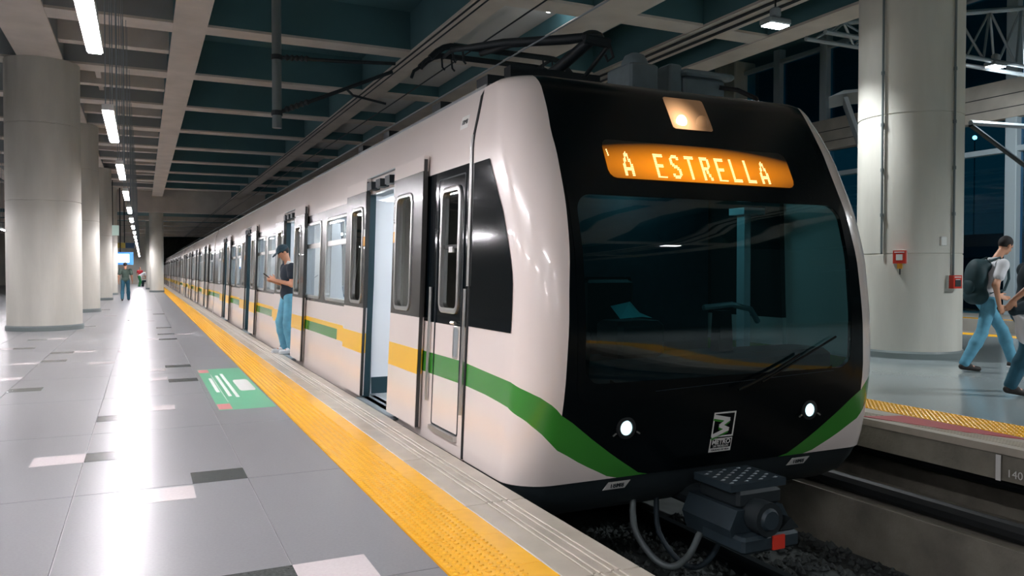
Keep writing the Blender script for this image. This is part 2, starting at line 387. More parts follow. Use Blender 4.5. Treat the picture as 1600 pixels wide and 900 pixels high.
# ------------------------------------------------------------------ columns
def column(name, x, y, h, label, r=.77, joint=1.62, joint2=3.75, group=None):
    c = empty('concrete_column', (x, y, 0), label, 'column', group)
    p = MB(); prof = [(r, 0), (r, joint-.012), (r-.012, joint-.006), (r-.012, joint+.006), (r, joint+.012), (r, joint2-.012), (r-.012, joint2-.006), (r-.012, joint2+.006), (r, joint2+.012), (r, h)]
    p.lathe(prof, (x, y, 0), 48).build('shaft', conc_col, c, smooth=True)
    MB().lathe([(r+.03, 0), (r+.03, .09), (r+.012, .12), (r, .12)], (x, y, 0), 48).build('skirting', skirt_m, c, smooth=.5)
    return c
ZB, ZS = 6.16, 7.05
column('c', -2.07, 21.3, ZB, 'nearest round concrete column on the left platform, widest in view there', joint=2.95, joint2=4.7)
column('c', -2.07, 29.9, ZB, 'second left concrete column, half hidden by the widest one', joint=3.0, joint2=4.7)
column('c', -2.07, 41.9, ZB, 'third left concrete column along the platform, beside the walking man', joint=3.0, joint2=4.7)
column('c', -2.07, 51.0, ZB, 'farthest left concrete column, beside the lit screen', joint=3.0, joint2=4.7)
column('c', .82, 56.2, ZB, 'far concrete column at the platform edge where the yellow strip seems to begin', r=.42, joint=3.0, joint2=4.2)
column('c', .64, 65.5, 5.3, 'far concrete column showing left of and behind the one at the platform edge', r=.42, joint=3.0)
rc = column('c', 11.22, 8.86, ZB, 'big round concrete column on the far platform with two red alarm boxes', joint=1.62, joint2=3.78)
# conduits and boxes on the right column
def on_col(px_ang, rr=.77): a = math.radians(px_ang); return (11.22+rr*math.cos(a), 8.86+rr*math.sin(a))
A1, A2 = 190, 268
for a, z0 in ((A1, 1.62), (A2, 1.2)):
    x, y = on_col(a, .80)
    cd = empty('conduit', (x, y, z0), 'thin grey conduit running down to the %s red box on the big right column' % ('left' if a == A1 else 'right'), 'conduit')
    T([(x, y, z0), (x, y, ZB)], .017, 8).build('pipe', pipe_m, cd)
    for z in (2.2, 2.9, 3.6, 4.4): T([(x, y, z), (x, y, z+.05)], .026, 8).build('clamp', pipe_m, cd)
def redbox(a, z, label):
    x, y = on_col(a, .77); n = Vector((math.cos(math.radians(a)), math.sin(math.radians(a)), 0)); t_ = Vector((-n.y, n.x, 0))
    o = empty('alarm_box', (x, y, z), label, 'alarm box', 'red alarm boxes on the column')
    def pb(u0, u1, d0, d1, z0, z1, nm, m):
        P = [Vector((x, y, 0))+t_*u+n*d for u, d in ((u0, d0), (u1, d0), (u1, d1), (u0, d1))]
        MB().prism([(p.x, p.y, z0) for p in P], (0, 0, z1-z0), m).build(nm, None, o)
    pb(-.1, .1, -.02, .03, z, z+.2, 'back_plate', offw)
    pb(-.09, .09, .03, .11, z, z+.2, 'housing', red)
    pb(-.045, .045, .11, .114, z+.05, z+.14, 'label_plate', offw)
    pb(-.07, .07, .11, .113, z+.165, z+.18, 'text_strip', offw)
    return o, pb
o1, pb1 = redbox(210, 1.47, 'red alarm box with amber lamp beneath, left on the big right column')
pb1(-.035, .035, .02, .08, 1.39, 1.47, 'amber_lamp', amber); pb1(-.008, .008, .03, .05, 1.30, 1.39, 'cable_end', dark)
o2, pb2 = redbox(268, 1.09, 'red alarm box with dark button panel, lower right on the column')
pb2(-.06, .06, .112, .118, 1.12, 1.22, 'button_panel', print_d)
x, y = on_col(256, .77)
tag(B(x-.06, x+.06, y-.02, y+.03, 1.74, 1.88, offw, .01).build('small_plate', None, None, (x, y, 1.8)), 'small square pale plate on the right column above the right alarm box', 'plate')
# hanging information display left of the column
dsp = empty('platform_display', (11.7, 10.5, 4.0), 'slim hanging information display seen edge-on left of the big column', 'display')
V_ = Vector((.73, .68, 0)); N_ = Vector((.68, -.73, 0)); O_ = Vector((11.5, 10.45, 0))
def dpt(a, n, z): q = O_+V_*a+N_*n; return (q.x, q.y, z)
MB().prism([dpt(0, 0, 4.5), dpt(0, .07, 4.5), dpt(0, .38, 3.56), dpt(0, .31, 3.56)], V_*.95, alu).build('frame', None, dsp)
MB().prism([dpt(.04, .073, 4.44), dpt(.04, .09, 4.44), dpt(.04, .38, 3.62), dpt(.04, .365, 3.62)], V_*.86, black).build('panel', None, dsp)
MB().prism([dpt(-.1, -.25, 4.5), dpt(-.1, .05, 4.55), dpt(-.1, .45, 4.55), dpt(-.1, .45, 4.6), dpt(-.1, 0, 4.6)], V_*1.1, alu).build('canopy', None, dsp)
B(11.75, 11.85, 9.5, 10.7, 4.6, 4.66, dark).build('bracket', None, dsp)

# ------------------------------------------------------------------ ceiling
ceil = empty('ceiling', (4, 30, ZS), kind='structure')
B(-14, .9, -14, 56, ZS, ZS+.3, slab_l).build('soffit_slab', None, ceil)
B(.9, 6.0, -14, 56, ZS, ZS+.3, slab_m).build('soffit_slab', None, ceil)
B(6.0, 7.6, -14, 56, ZB+.35, ZS+.3, slab_w).build('soffit_slab', None, ceil)
B(7.6, 12.3, -14, 56, ZS, ZS+.3, slab_m).build('soffit_slab', None, ceil)
def beam(x0, x1, y0, y1, z0, side, nm):      # beam with lit underside and shaded cheeks put into the colours
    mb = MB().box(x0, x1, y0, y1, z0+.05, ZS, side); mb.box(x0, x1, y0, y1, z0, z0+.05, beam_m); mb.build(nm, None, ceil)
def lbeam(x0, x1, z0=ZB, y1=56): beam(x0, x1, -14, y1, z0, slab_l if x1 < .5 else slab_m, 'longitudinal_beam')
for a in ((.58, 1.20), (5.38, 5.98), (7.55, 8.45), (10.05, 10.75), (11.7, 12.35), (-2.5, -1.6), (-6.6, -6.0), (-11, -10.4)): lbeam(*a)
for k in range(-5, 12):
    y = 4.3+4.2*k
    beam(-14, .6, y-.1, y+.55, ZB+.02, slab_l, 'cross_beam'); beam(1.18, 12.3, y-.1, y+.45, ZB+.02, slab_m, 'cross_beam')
    if k >= 0: B(-1.6, .58, y+2.55, y+2.85, ZB+.15, ZS, beam_m).build('thin_beam', None, ceil)
for x in (-1.0,): B(x-.06, x+.06, -14, 56, ZB+.3, ZS, beam_m).build('thin_beam', None, ceil)
B(-14, 12.3, 55.6, 56.4, 5.15, ZS, beam_m).build('downstand_wall', None, ceil)
B(-14, 12.3, 56, 104, 5.3, 5.6, slab_m).build('low_soffit', None, ceil)
for k in range(5): B(-14, 12.3, 62+7*k, 62.6+7*k, 5.0, 5.3, beam_m).build('low_beam', None, ceil)
for x in (10.2, 10.5): T([(x, -14, ZB-.03), (x, 55, ZB-.03)], .028, 8).build('conduit', dark, ceil)
B(12.3, 40, -14, 104, 10.6, 10.9, slab_m).build('high_roof', None, ceil)
B(12.2, 12.4, -14, 104, ZS, 10.8, conc_dark).build('high_wall', None, ceil)
# walls
wl = tag(B(-14.2, -14, -14, 104, 0, 8, conc_dark).build('wall_left', None, None, (-14, 0, 0)), kind='structure')
tag(B(-14, 1.2, 92, 92.3, 0, 5.3, conc_col).build('wall_far_left', None, None, (-6, 92, 0)), kind='structure')
wb = tag(B(-14, 40, 104, 104.3, PITZ, 11, conc_dark).build('wall_back', None, None, (4, 104, 0)), kind='structure')
# facade to the right
wr = empty('wall_right', (24, 20, 0), kind='structure')
MB().box(24, 24.5, -14, 70, 6.05, 7.22, conc).build('concrete_spandrel', None, wr)
for z in (6.35, 6.75): B(23.985, 24, -14, 70, z, z+.025, print_d).build('spandrel_joint', None, wr)
mm = B(-.18, .18, -.18, .18, 0, 10.6, mull, .02).mesh('mullion')
ys = [15.5-2.47*k for k in range(1, 9)]+[15.5, 18.0, 20.45, 22.9, 25.4]+[30.4+2.5*k for k in range(10)]
for y in ys: inst(mm, 'mullion', (24.25, y, 0), wr)
for z in (5.02, 10.0): B(24.1, 24.4, -14, 70, z, z+.16, mull).build('transom', None, wr)
ys2 = sorted(ys)
for a, b in zip(ys2[:-1], ys2[1:]):
    for z0, z1 in ((.05, 5.0), (5.2, 6.04), (7.25, 10.0)):
        B(24.3, 24.32, a+.18, b-.18, z0, z1, curtain).build('pane', None, wr)
B(23.6, 24.8, 27.4, 28.8, 0, 10.6, conc_col, .05).build('facade_pier', None, wr)
B(25.5, 25.8, -14, 70, 0, 2.6, rubber).build('dark_base_wall', None, wr)
for i, (y, z, dx) in enumerate([(24.0, 8.0, 40), (23.3, 8.05, 40), (20.9, 8.35, 35), (20.5, 8.3, 35), (16.6, 5.6, 32), (15.4, 4.05, 32), (14.6, 3.1, 32)]):
    k = dx/24; zz = 1.35+(z-1.35)*k; o = empty('street_lamp', (dx, y*k, 0), '%s distant city light, counted left to right, in the night beyond the facade' % ords[i].replace('nearest', 'first'), 'light', 'city lights beyond the facade')
    T([(dx, y*k, 0), (dx, y*k, zz)], .02, 6, dark).build('lamp_pole', None, o); MB().sph((dx, y*k, zz), .07*k, 8).build('lamp_globe', city, o)
# roof truss
tr = empty('roof_truss', (12.2, 11.9, 6), 'grey steel roof truss beyond the big right column', 'truss')
def bar(a, b, r, nm): T([a, b], r, 8).build(nm, alu, tr)
Yt = 11.9; zt = lambda x: 6.25+.19*(x-12)
for dy in (-.25, .25):
    bar((12.3, Yt+dy, 6.1), (24, Yt+dy, 6.1), .05, 'bottom_chord')
bar((12.3, Yt, zt(12.3)), (24, Yt, zt(24)), .06, 'top_chord')
for i in range(10):
    x = 12.5+i*1.15
    for dy in (-.25, .25):
        bar((x, Yt+dy, 6.1), (x+.575, Yt, zt(x+.575)), .028, 'web_bar'); bar((x+.575, Yt, zt(x+.575)), (x+1.15, Yt+dy, 6.1), .028, 'web_bar')
T([(17.2, 12.0, 4.75), (20.0, 12.0, 4.85)], .06, 8).build('tie_rod', alu, wr); T([(17.2, 12.0, 4.7), (20.0, 12.0, 3.55)], .055, 8).build('strut_bar', dark, wr)
MB().sph((19.9, 12, 3.6), .12, 8).build('joint_knob', dark, wr)
B(19.9, 20.3, 11.8, 12.2, 0, 10.6, mull).build('post', None, wr)

# ------------------------------------------------------------------ lamps
def lin_lamp(x, y0, L, z, label, group):
    o = empty('linear_lamp', (x, y0, z), label, 'lamp', group)
    B(x-.05, x+.05, y0, y0+L, z+.012, z+.07, offw).build('housing', None, o)
    B(x-.04, x+.04, y0+.02, y0+L-.02, z, z+.0115, lamp_m).build('diffuser', None, o)
    for dy in (.35, L-.35):
        T([(x-.03, y0+dy, z+.07), (x-.03, y0+dy, ZS)], .006, 5).build('hanger_rod', alu, o)
        T([(x+.03, y0+dy, z+.07), (x+.03, y0+dy, ZS)], .006, 5).build('hanger_rod', alu, o)
    return o
LZ, LX = 2.85, -.285
l0 = lin_lamp(LX, 4.20, 2.0, LZ, 'nearest lit linear lamp of the row hanging over the left platform', 'linear lamps over the walkway')
for k in range(1, 21):
    lb = '%s lit linear lamp from the camera in the hanging row over the walkway' % ords[k]
    copy_tree(l0, (LX, 4.20+4.15*k, LZ), lb)
for k in range(-3, 0): copy_tree(l0, (LX, 4.20+4.15*k, LZ), '%s walkway-row linear lamp behind the camera, out of the picture' % ords[-1-k])
for k in range(-2, 12): copy_tree(l0, (-4.6, 4.2+4.15*k, LZ), '%s linear lamp of the outer row, left of the concrete columns' % ords[k+2])
def flood(x, y, z, label, top, rot, cone=128, k=1):
    o = empty('flood_lamp', (x, y, z), label, 'flood lamp', 'flood lamps over the far platform')
    B(x-.22, x+.22, y-.14, y+.14, z, z+.10, alu, .02).build('housing', None, o)
    B(x-.19, x+.19, y-.11, y+.11, z-.012, z-.002, flood_m).build('lens', None, o)
    MB().lathe([(.05, .1), (.09, .16), (.09, .26), (.02, .3)], (x, y, z), 12).build('driver_housing', alu, o)
    T([(x, y, z+.3), (x, y, top)], .015, 6).build('stem', dark, o)
    ld = bpy.data.lights.new('flood', 'SPOT'); ld.energy = FLOOD_W*k; ld.color = (.93, .97, 1); ld.spot_size = math.radians(cone); ld.spot_blend = .6; ld.shadow_soft_size = .15
    lo = bpy.data.objects.new('lamp_beam', ld); COL.objects.link(lo); lo.parent = o; lo.location = (0, 0, -.03); lo.rotation_euler = rot
    return o
flood(9.25, 9.79, 5.3, 'bright flood lamp hanging above the train roof, left of the big right column', 6.2, (0, 0, 0), 122, .72)
flood(17.6, 11.7, 6.0, 'bright flood lamp under the truss, right of the big column', 6.3, (0, math.radians(-40), 0), 165, 1.3)
flood(13.2, 1.5, 5.3, 'added flood lamp brightening the far platform floor, out of the picture to the right', 10.6, (0, 0, 0), 150, 1.7)  # unseen lamp added to brighten the far platform floor
bl = empty('bulkhead_lamp', (7.1, 13.5, 6.51), 'small round lamp on the white-lit ceiling strip above the train', 'lamp')
MB().lathe([(.16, 0), (.16, -.04), (.13, -.05)], (7.1, 13.5, 6.51), 16, alu).build('rim', None, bl)
MB().sph((7.1, 13.5, 6.40), (.12, .12, .09), 12, emitter('bulkhead_glow', (.95, .98, 1), 22)).build('globe', None, bl, smooth=True)
flood(9.25, -2.8, 5.3, 'flood lamp over the far platform, behind the camera', 6.2, (0, 0, 0))
flood(17.6, 3.4, 6.0, 'flood lamp near the glass facade, out of the picture to the right', 10.6, (0, math.radians(-40), 0), 165, 1.3)  # unseen lamp added to throw light on the dark facade

# ------------------------------------------------------------------ far signs
sg = empty('lit_screen', (-1.55, 52.5, 2.2), 'bright white lit screen hanging far down the left platform', 'screen')
B(-1.95, -.5, 52.5, 52.6, 1.75, 2.5, stick_g).build('housing', None, sg); sg.children[0].data.materials[0] = mat('screen_blue', srgb(60, 130, 200), .4, emit=.5)
B(-1.82, -.72, 52.46, 52.5, 1.88, 2.38, screen_e).build('screen', None, sg)
T([(-1.2, 52.55, 2.5), (-1.2, 52.55, ZS)], .03, 6).build('hanger', dark, sg)
sn = empty('hanging_sign', (-1.2, 54, 2.8), 'dark hanging sign with yellow panel above the lit screen', 'sign')
B(-2.0, -.95, 54, 54.1, 2.78, 3.1, mat('sign_yellow', srgb(190, 165, 70), .5)).build('yellow_panel', None, sn); B(-.95, -.45, 54, 54.1, 2.78, 3.1, mat('sign_blue', srgb(30, 70, 100), .5)).build('blue_panel', None, sn)
T([(-1.0, 54.05, 3.1), (-1.0, 54.05, ZS)], .03, 6).build('hanger', dark, sn)
xs = empty('exit_sign', (-1.4, 48, 3.3), 'small pale greenish lit sign high beside the farthest left column', 'sign')
B(-1.75, -1.15, 48, 48.05, 3.3, 3.85, mat('sign_pale', srgb(200, 225, 215), .5, emit=.3)).build('sign_panel', None, xs)
T([(-1.45, 48.02, 3.85), (-1.45, 48.02, ZS)], .02, 6).build('hanger', dark, xs)
# ------------------------------------------------------------------ train
XC, YS = 3.73, 5.43
WZ = [(-.4, 1.60), (-.05, 1.60), (.5, 1.575), (1.08, 1.545), (1.94, 1.516), (2.34, 1.505), (2.42, 1.48), (2.66, 1.43), (2.72, 1.412), (2.745, 1.37), (2.765, 1.27), (2.775, 1.0)]
YF = [(-.4, 4.75), (-.1, 4.54), (0, 4.49), (.3, 4.42), (.6, 4.37), (1., 4.36), (1.46, 4.40), (1.8, 4.49), (2.16, 4.65), (2.5, 4.82), (2.66, 4.915), (2.72, 4.97), (2.745, 5.02), (2.765, 5.11), (2.775, 5.33)]
def smooth_tab(Tb):
    z = np.array([t[0] for t in Tb]); v = np.array([t[1] for t in Tb]); zz = np.linspace(z[0], 2.66, 400)
    vv = np.interp(zz, z, v); k = np.ones(25)/25; pv = np.pad(vv, 12, mode='reflect', reflect_type='odd'); return zz, np.convolve(pv, k, 'valid')
def tab(Tb, sm, z):
    return float(np.interp(z, *sm)) if z < 2.6 else float(np.interp(z, [t[0] for t in Tb], [t[1] for t in Tb]))
_w = smooth_tab(WZ); _y = smooth_tab(YF)
def wz(z): return tab(WZ, _w, z)
def yf(z): return tab(YF, _y, z)
def um(z): return float(np.interp(z, [0, 1.2, 1.6, 2.16, 2.4, 2.55, 2.66, 2.72, 2.775], [.255, .258, .272, .279, .262, .237, .22, .19, .12]))
NA, NB, UM = .29, .28, .255
def nose(s, z, off=0):
    w = wz(z); f = yf(z); b = min(NB, (YS-f)*.95)
    if s <= .4: u, y = w, YS+(f+b-YS)*s/.4; n = (1, 0)
    elif s <= 1:
        th = math.acos((NA-um(z))/NA)*(s-.4)/.6; u, y = w-NA+NA*math.cos(th), f+b-b*math.sin(th); n = (math.cos(th), -math.sin(th))
    else:
        u = (w-um(z))*(2-s); n = (0, -1)
        if u > w-NA: th = math.acos((u-(w-NA))/NA); y = f+b-b*math.sin(th)
        else: y = f
    return u+n[0]*off, y+n[1]*off
hi_t = [(0, .67), (.19, .65), (.44, .625), (.65, .585), (.78, .55), (.92, .49), (1.04, .40), (1.19, .25), (1.34, .11), (1.47, 0), (1.53, -.05)]
lo_t = [(0, .505), (.21, .49), (.38, .465), (.65, .40), (.82, .32), (1.03, .18), (1.15, .085), (1.28, 0), (1.35, -.05)]
BOT = -.045
def curve(tb, s):
    if s >= tb[-1][0]: return BOT
    return max(BOT, float(np.interp(s, [t[0] for t in tb], [t[1] for t in tb])))
def uprof(z): return wz(z)
def side_pt(y, z, off=0, sd=-1): return (XC+sd*(uprof(z)+off), y, z)
ZPROF = [-.05, .25, .5, .8, 1.08, 1.5, 1.94, 2.2, 2.34, 2.42, 2.58, 2.74]
def uniq(L): 
    L = sorted(L); o = [L[0]]
    for v in L[1:]:
        if v-o[-1] > 1e-4: o.append(v)
    return o
def sheet(mb, ys, zs, keep, matf, off=0, th=.05, sd=-1):
    """a panel on the car side with real thickness; cells left out are openings"""
    ny, nz = len(ys)-1, len(zs)-1
    K = [[keep((ys[i]+ys[i+1])/2, (zs[j]+zs[j+1])/2) for j in range(nz)] for i in range(ny)]
    vs = [side_pt(y, z, off, sd) for y in ys for z in zs]+[side_pt(y, z, off-th, sd) for y in ys for z in zs]
    n = (ny+1)*(nz+1); ix = lambda i, j: i*(nz+1)+j
    G = {}
    for i in range(ny):
        for j in range(nz):
            if not K[i][j]: continue
            m = matf((ys[i]+ys[i+1])/2, (zs[j]+zs[j+1])/2); L = G.setdefault(m, [])
            a, b, c, d = ix(i, j), ix(i+1, j), ix(i+1, j+1), ix(i, j+1)
            L += [(a, b, c, d), (n+a, n+d, n+c, n+b)]
            for (di, dj, p, q) in ((-1, 0, a, d), (1, 0, b, c), (0, -1, a, b), (0, 1, d, c)):
                I, J = i+di, j+dj
                if not (0 <= I < ny and 0 <= J < nz and K[I][J]): L.append((p, q, n+q, n+p))
    o = len(mb.v); mb.v += vs
    for m, fs in G.items():
        k = mb.m(m)
        for f in fs: mb.f.append(tuple(a+o for a in f)); mb.mi.append(k)
def rrect(y0, y1, z0, z1, r, n=5):
    P = []
    for cy, cz, a0 in ((y1-r, z1-r, 0), (y0+r, z1-r, 90), (y0+r, z0+r, 180), (y1-r, z0+r, 270)):
        for q in range(n+1): a = math.radians(a0+90*q/n); P.append((cy+r*math.cos(a), cz+r*math.sin(a)))
    return P
def ring(y0, y1, z0, z1, r, w, mt, off=0, h=.012, sd=-1, back=.05):
    mb = MB(); o = rrect(y0, y1, z0, z1, r); i_ = rrect(y0+w, y1-w, z0+w, z1-w, max(r-w, .02)); n = len(o); vs = []
    for L, f in ((o, off-.002), (o, off+h*.7), (rrect(y0+w*.3, y1-w*.3, z0+w*.3, z1-w*.3, max(r-w*.3, .02)), off+h), (i_, off+h*.8), (i_, off-back)):
        vs += [side_pt(y, z, f, sd) for y, z in L]
    fs = [(k*n+a, k*n+(a+1) % n, k*n+n+(a+1) % n, k*n+n+a) for k in range(4) for a in range(n)]
    return mb.add(vs, fs, mt)
def pane(y0, y1, z0, z1, r, off, mt, sd=-1):
    P = rrect(y0, y1, z0, z1, r); c = ((y0+y1)/2, (z0+z1)/2)
    return MB().add([side_pt(y, z, off, sd) for y, z in P]+[side_pt(*c, off, sd)], [(a, (a+1) % len(P), len(P)) for a in range(len(P))], mt)

def window(car, y0, y1, z0, z1, hopper, r=.1):
    f = ring(y0, y1, z0, z1, r, .038, chrome).build('window_frame', None, car, smooth=.9)
    if hopper:
        pane(y0+.033, y1-.033, z0+.033, 1.70, .05, -.02, winglass).build('pane', None, f)
        pane(y0+.033, y1-.033, 1.73, z1-.033, .05, -.01, winglass).build('pane', None, f)
        mb = MB(); sheet(mb, [y0+.04, y1-.04], [1.68, 1.745], lambda *a: True, lambda *a: chrome, -.004, .04); mb.build('hopper_bar', None, f)
    else: pane(y0+.045, y1-.045, z0+.045, z1-.045, .06, -.02, doorglass).build('pane', None, f)
    return f
def leaf(car, y0, y1, near):
    OFF = .062
    d = MB(); wy0, wy1 = y0+.16, y1-.16
    # the window sits towards the closing edge
    wy0, wy1 = (y0+.26, y1-.09) if near else (y0+.09, y1-.26)
    wz0, wz1 = 1.0, 2.05
    ys = [y0, y0+.012, wy0+.025, wy1-.025, y1-.012, y1]; zs = uniq([.03, .25, .48, .69, .96, wz0+.025, 1.3, 1.65, wz1-.025, 2.2, 2.33])
    def mf(y, z): return white if z > 2.2 else dgrey if z > .96 else tyel if .48 < z < .69 else white
    sheet(d, ys, zs, lambda y, z: not (wy0+.025 < y < wy1-.025 and wz0+.025 < z < wz1-.025), mf, OFF, .045)
    o = d.build('door_leaf', None, car)
    fr_ = ring(wy0, wy1, wz0, wz1, .1, .034, chrome, OFF, .012).build('leaf_window_frame', None, o, smooth=.9)
    pane(wy0+.03, wy1-.03, wz0+.03, wz1-.03, .06, OFF-.02, doorglass).build('leaf_pane', None, o)
    e = MB(); ye = y0 if not near else y1   # rubber closing edge faces the opening; outer edge dark
    for yy in ((y0-.008, y0), (y1, y1+.01)):
        sheet(e, list(yy), [.03, .6, 1.2, 1.8, 2.3], lambda *a: True, lambda *a: dgrey, OFF-.004, .03)
    e.build('edge_seal', None, o)
    # sticker beside the window
    yy = (y1-.075, y1-.01) if near else (y0+.005, y0+.07)
    for z0, z1, m in ((1.62, 1.72, amber), (1.72, 1.80, offw)):
        sheet(s_ := MB(), list(yy), [z0, z1], lambda *a: True, lambda *a: m, OFF+.001, .001); s_.build('sticker', None, o)
    return o
def doorway(car, c):
    y0, y1 = c-.655, c+.645
    f = MB()
    for a, b in ((y0-.05, y0+.04), (y1-.04, y1+.05)):
        sheet(f, [a, b], [-.03, .6, 1.2, 1.8, 2.26], lambda *q: True, lambda *q: teal_f, .004, .075)
    sheet(f, [y0-.05, y1+.05], [2.17, 2.30], lambda *q: True, lambda *q: teal_f, -.05, .12)
    fo = f.build('door_frame', None, car)
    B(XC-1.66, XC-1.45, y0, y1, -.03, .0, alu).build('door_sill', None, car)
    mch = MB()
    for z in (2.21, 2.245, 2.28): mch.tube([side_pt(y0-.02, z, .02), side_pt(y1+.02, z, .02)], .011, 6, alu)
    for k in range(3): mch.box(XC-1.60, XC-1.5, y0+.2+.33*k, y0+.36+.33*k, 2.19, 2.27, dark)
    mch.build('door_gear', None, car)
    cv = MB(); sheet(cv, [c-.9, c+1.45], [2.335, 2.346], lambda *q: True, lambda *q: alu, .03, .03); cv.build('door_track_cover', None, car)
    leaf(car, c-1.365, c-.515, True); leaf(car, c+.515, c+1.385, False)
    # draught screens inside
    for yy in (y0-.04, y1+.03):
        P = [(XC-1.5, .02), (XC-.62, .02), (XC-.62, .72), (XC-.66, .82), (XC-.78, .88), (XC-.86, .95), (XC-.88, 1.1), (XC-.88, 1.62), (XC-.9, 2.1), (XC-1.44, 2.12)]
        MB().prism([(x, yy-.02, z) for x, z in P], (0, .04, 0), inner).build('draught_screen', None, car)
        B(XC-1.49, XC-.63, yy-.026, yy+.026, .02, .2, teal_f, .004).build('kick_plate', None, car)
        MB().tube([(XC-.6, yy, .0), (XC-.6, yy, .8), (XC-.84, yy, 1.0), (XC-.84, yy, 2.15)], .018, 8, chrome).build('grab_pole', None, car, smooth=True)
def car_body(car, ya, yb, doors, first):
    op = [(c-.655, c+.645) for c in doors]; wins = []
    for a, b in zip(doors[:-1], doors[1:]):
        wins += [(a+1.445, a+2.765), (a+3.09, a+4.44)] if b-a > 5.2 else []
    if not first: wins += [(ya+.45, doors[0]-1.5)] if doors[0]-1.5-ya > 1.2 else []
    wins += [(doors[-1]+1.45, doors[-1]+2.8)] if yb-doors[-1] > 3.3 else []
    dz = (2.17, .0)
    brk = [ya, yb]
    for a, b in op: brk += [a, b]
    for a, b in wins: brk += [a+.025, b-.025]
    for c in doors: brk += [c+1.45, c+1.965, c-1.4]
    cabw = (5.63, 6.07, 1.02, 2.02)
    if first: brk += [cabw[0]+.025, cabw[1]-.025, 6.48]
    zs = uniq(ZPROF+[.0, .505, .51, .64, .675, .70, .93, .995, 2.025, 2.16, 2.17]+([1.045, 1.995] if first else []))
    zs = [z for z in zs if z >= -.05]
    def keep(y, z):
        for a, b in op:
            if a < y < b and 0 < z < 2.17: return False
        for a, b in wins:
            if a+.025 < y < b-.025 and .995 < z < 2.025: return False
        if first and cabw[0]+.025 < y < cabw[1]-.025 and cabw[2]+.025 < z < cabw[3]-.025: return False
        return True
    def mf(y, z):
        if .93 < z < 2.16: return black if (first and y < 6.5) else dgrey
        if first and y < 6.5: return green if .505 < z < .675 else white
        for c in doors:
            if c-.7 < y < c+1.965 and .51 < z < .70: return tyel
        if y > doors[-1]+1.9 or True:
            if .51 < z < .64: return green
            if .64 < z < .70: return tyel
        return white
    mb = MB(); sheet(mb, uniq(brk), zs, keep, mf, 0, .06)
    mb.build('body_side', None, car, smooth=.35)
    mb = MB(); sheet(mb, [ya, yb], uniq(ZPROF+[.505, .675, .93, 2.16]), lambda *a: True, lambda y, z: dgrey if .93 < z < 2.16 else green if .505 < z < .675 else white, 0, .05, 1); mb.build('body_side', None, car, smooth=.35)
    P = [(-1.41, 2.74), (-1.30, 2.765), (-1.0, 2.785), (-.5, 2.80), (0, 2.805), (.5, 2.80), (1.0, 2.785), (1.30, 2.765), (1.41, 2.74), (1.2, 2.70), (-1.2, 2.70)]
    MB().prism([(XC+u, ya, z) for u, z in P], (0, yb-ya, 0), alu).build('roof', None, car)
    for i, (a, b) in enumerate(wins): window(car, a, b, .97, 2.05, True)
    for c in doors: doorway(car, c)
    # underframe
    B(XC-1.5, XC+1.5, ya+(.55 if first else .1), yb-.1, -.55, -.05, skirt_d).build('underframe', None, car)
    iy0 = ya+(1.0 if first else .12)
    B(XC-1.5, XC+1.5, iy0, yb-.12, -.05, .0, innerf).build('saloon_floor', None, car)
    far_ = B(XC+1.42, XC+1.46, iy0, yb-.12, 0, 2.3, inner)
    fo = far_.build('inner_wall', None, car)
    for k in range(int((yb-ya)//2.9)):
        y = iy0+.5+2.9*k; B(XC+1.40, XC+1.419, y, y+1.7, .95, 2.0, black, .004).build('far_window', None, fo)
    B(XC-1.44, XC+1.44, iy0, yb-.12, 2.28, 2.34, inner).build('saloon_ceiling', None, car)
    for u in (-.75, .75): B(XC+u-.1, XC+u+.1, iy0+.2, yb-.4, 2.26, 2.279, carlamp).build('ceiling_light', None, car)
    for yy in (iy0, yb-.16): B(XC-1.44, XC+1.44, yy, yy+.04, 0, 2.28, inner).build('end_wall', None, car)
    for a, b in zip(doors[:-1], doors[1:]):
        for sd in (-1, 1):
            x0, x1 = (XC-1.43, XC-1.0) if sd < 0 else (XC+1.0, XC+1.41)
            bs = MB().box(x0, x1, a+.85, b-.85, .38, .46, seatm, .02); xb = (x0, x0+.05) if sd < 0 else (x1-.05, x1)
            bs.box(xb[0], xb[1], a+.85, b-.85, .46, .92, seatm, .02); bs.build('bench_seat', None, car)
        T([(XC-.9, a+1.0, 1.95), (XC-.9, b-1.0, 1.95)], .016, 8, chrome).build('hand_rail', None, car)
        T([(XC, (a+b)/2, 0), (XC, (a+b)/2, 2.28)], .018, 8, chrome).build('grab_pole', None, car)
        B(XC+.95, XC+1.40, a+.9, b-.9, 2.05, 2.2, mat_ad).build('advert_strip', None, car)
mat_ad = bpy.data.materials.new('advert_print'); mat_ad.use_nodes = True
_n = mat_ad.node_tree; _v = _n.nodes.new('ShaderNodeTexVoronoi'); _v.inputs['Scale'].default_value = 5
_r = _n.nodes.new('ShaderNodeValToRGB'); _r.color_ramp.elements[0].color = (.7, .72, .75, 1); _r.color_ramp.elements[1].color = (.5, .08, .15, 1)
_e = _r.color_ramp.elements.new(.5); _e.color = (.12, .2, .3, 1); _t = _n.nodes.new('ShaderNodeTexCoord')
_n.links.new(_t.outputs['Object'], _v.inputs['Vector']); _n.links.new(_v.outputs['Color'], _r.inputs[0]); _n.links.new(_r.outputs[0], _n.nodes['Principled BSDF'].inputs[0])

car1 = empty('metro_car', (XC, 4.37, PITZ), 'white leading metro car with black cab front and amber destination display', 'train', 'cars of the train')
DC = [7.755, 13.15, 18.6, 24.0]
car_body(car1, YS, 28.25, DC, True)
def end_gangway(car, y):
    g = MB()
    for k in range(4): g.box(XC-1.38, XC+1.38, y+.03+k*.055, y+.06+k*.055, -.1, 2.78, rubber)
    g.build('gangway_bellows', None, car)
end_gangway(car1, 28.23)
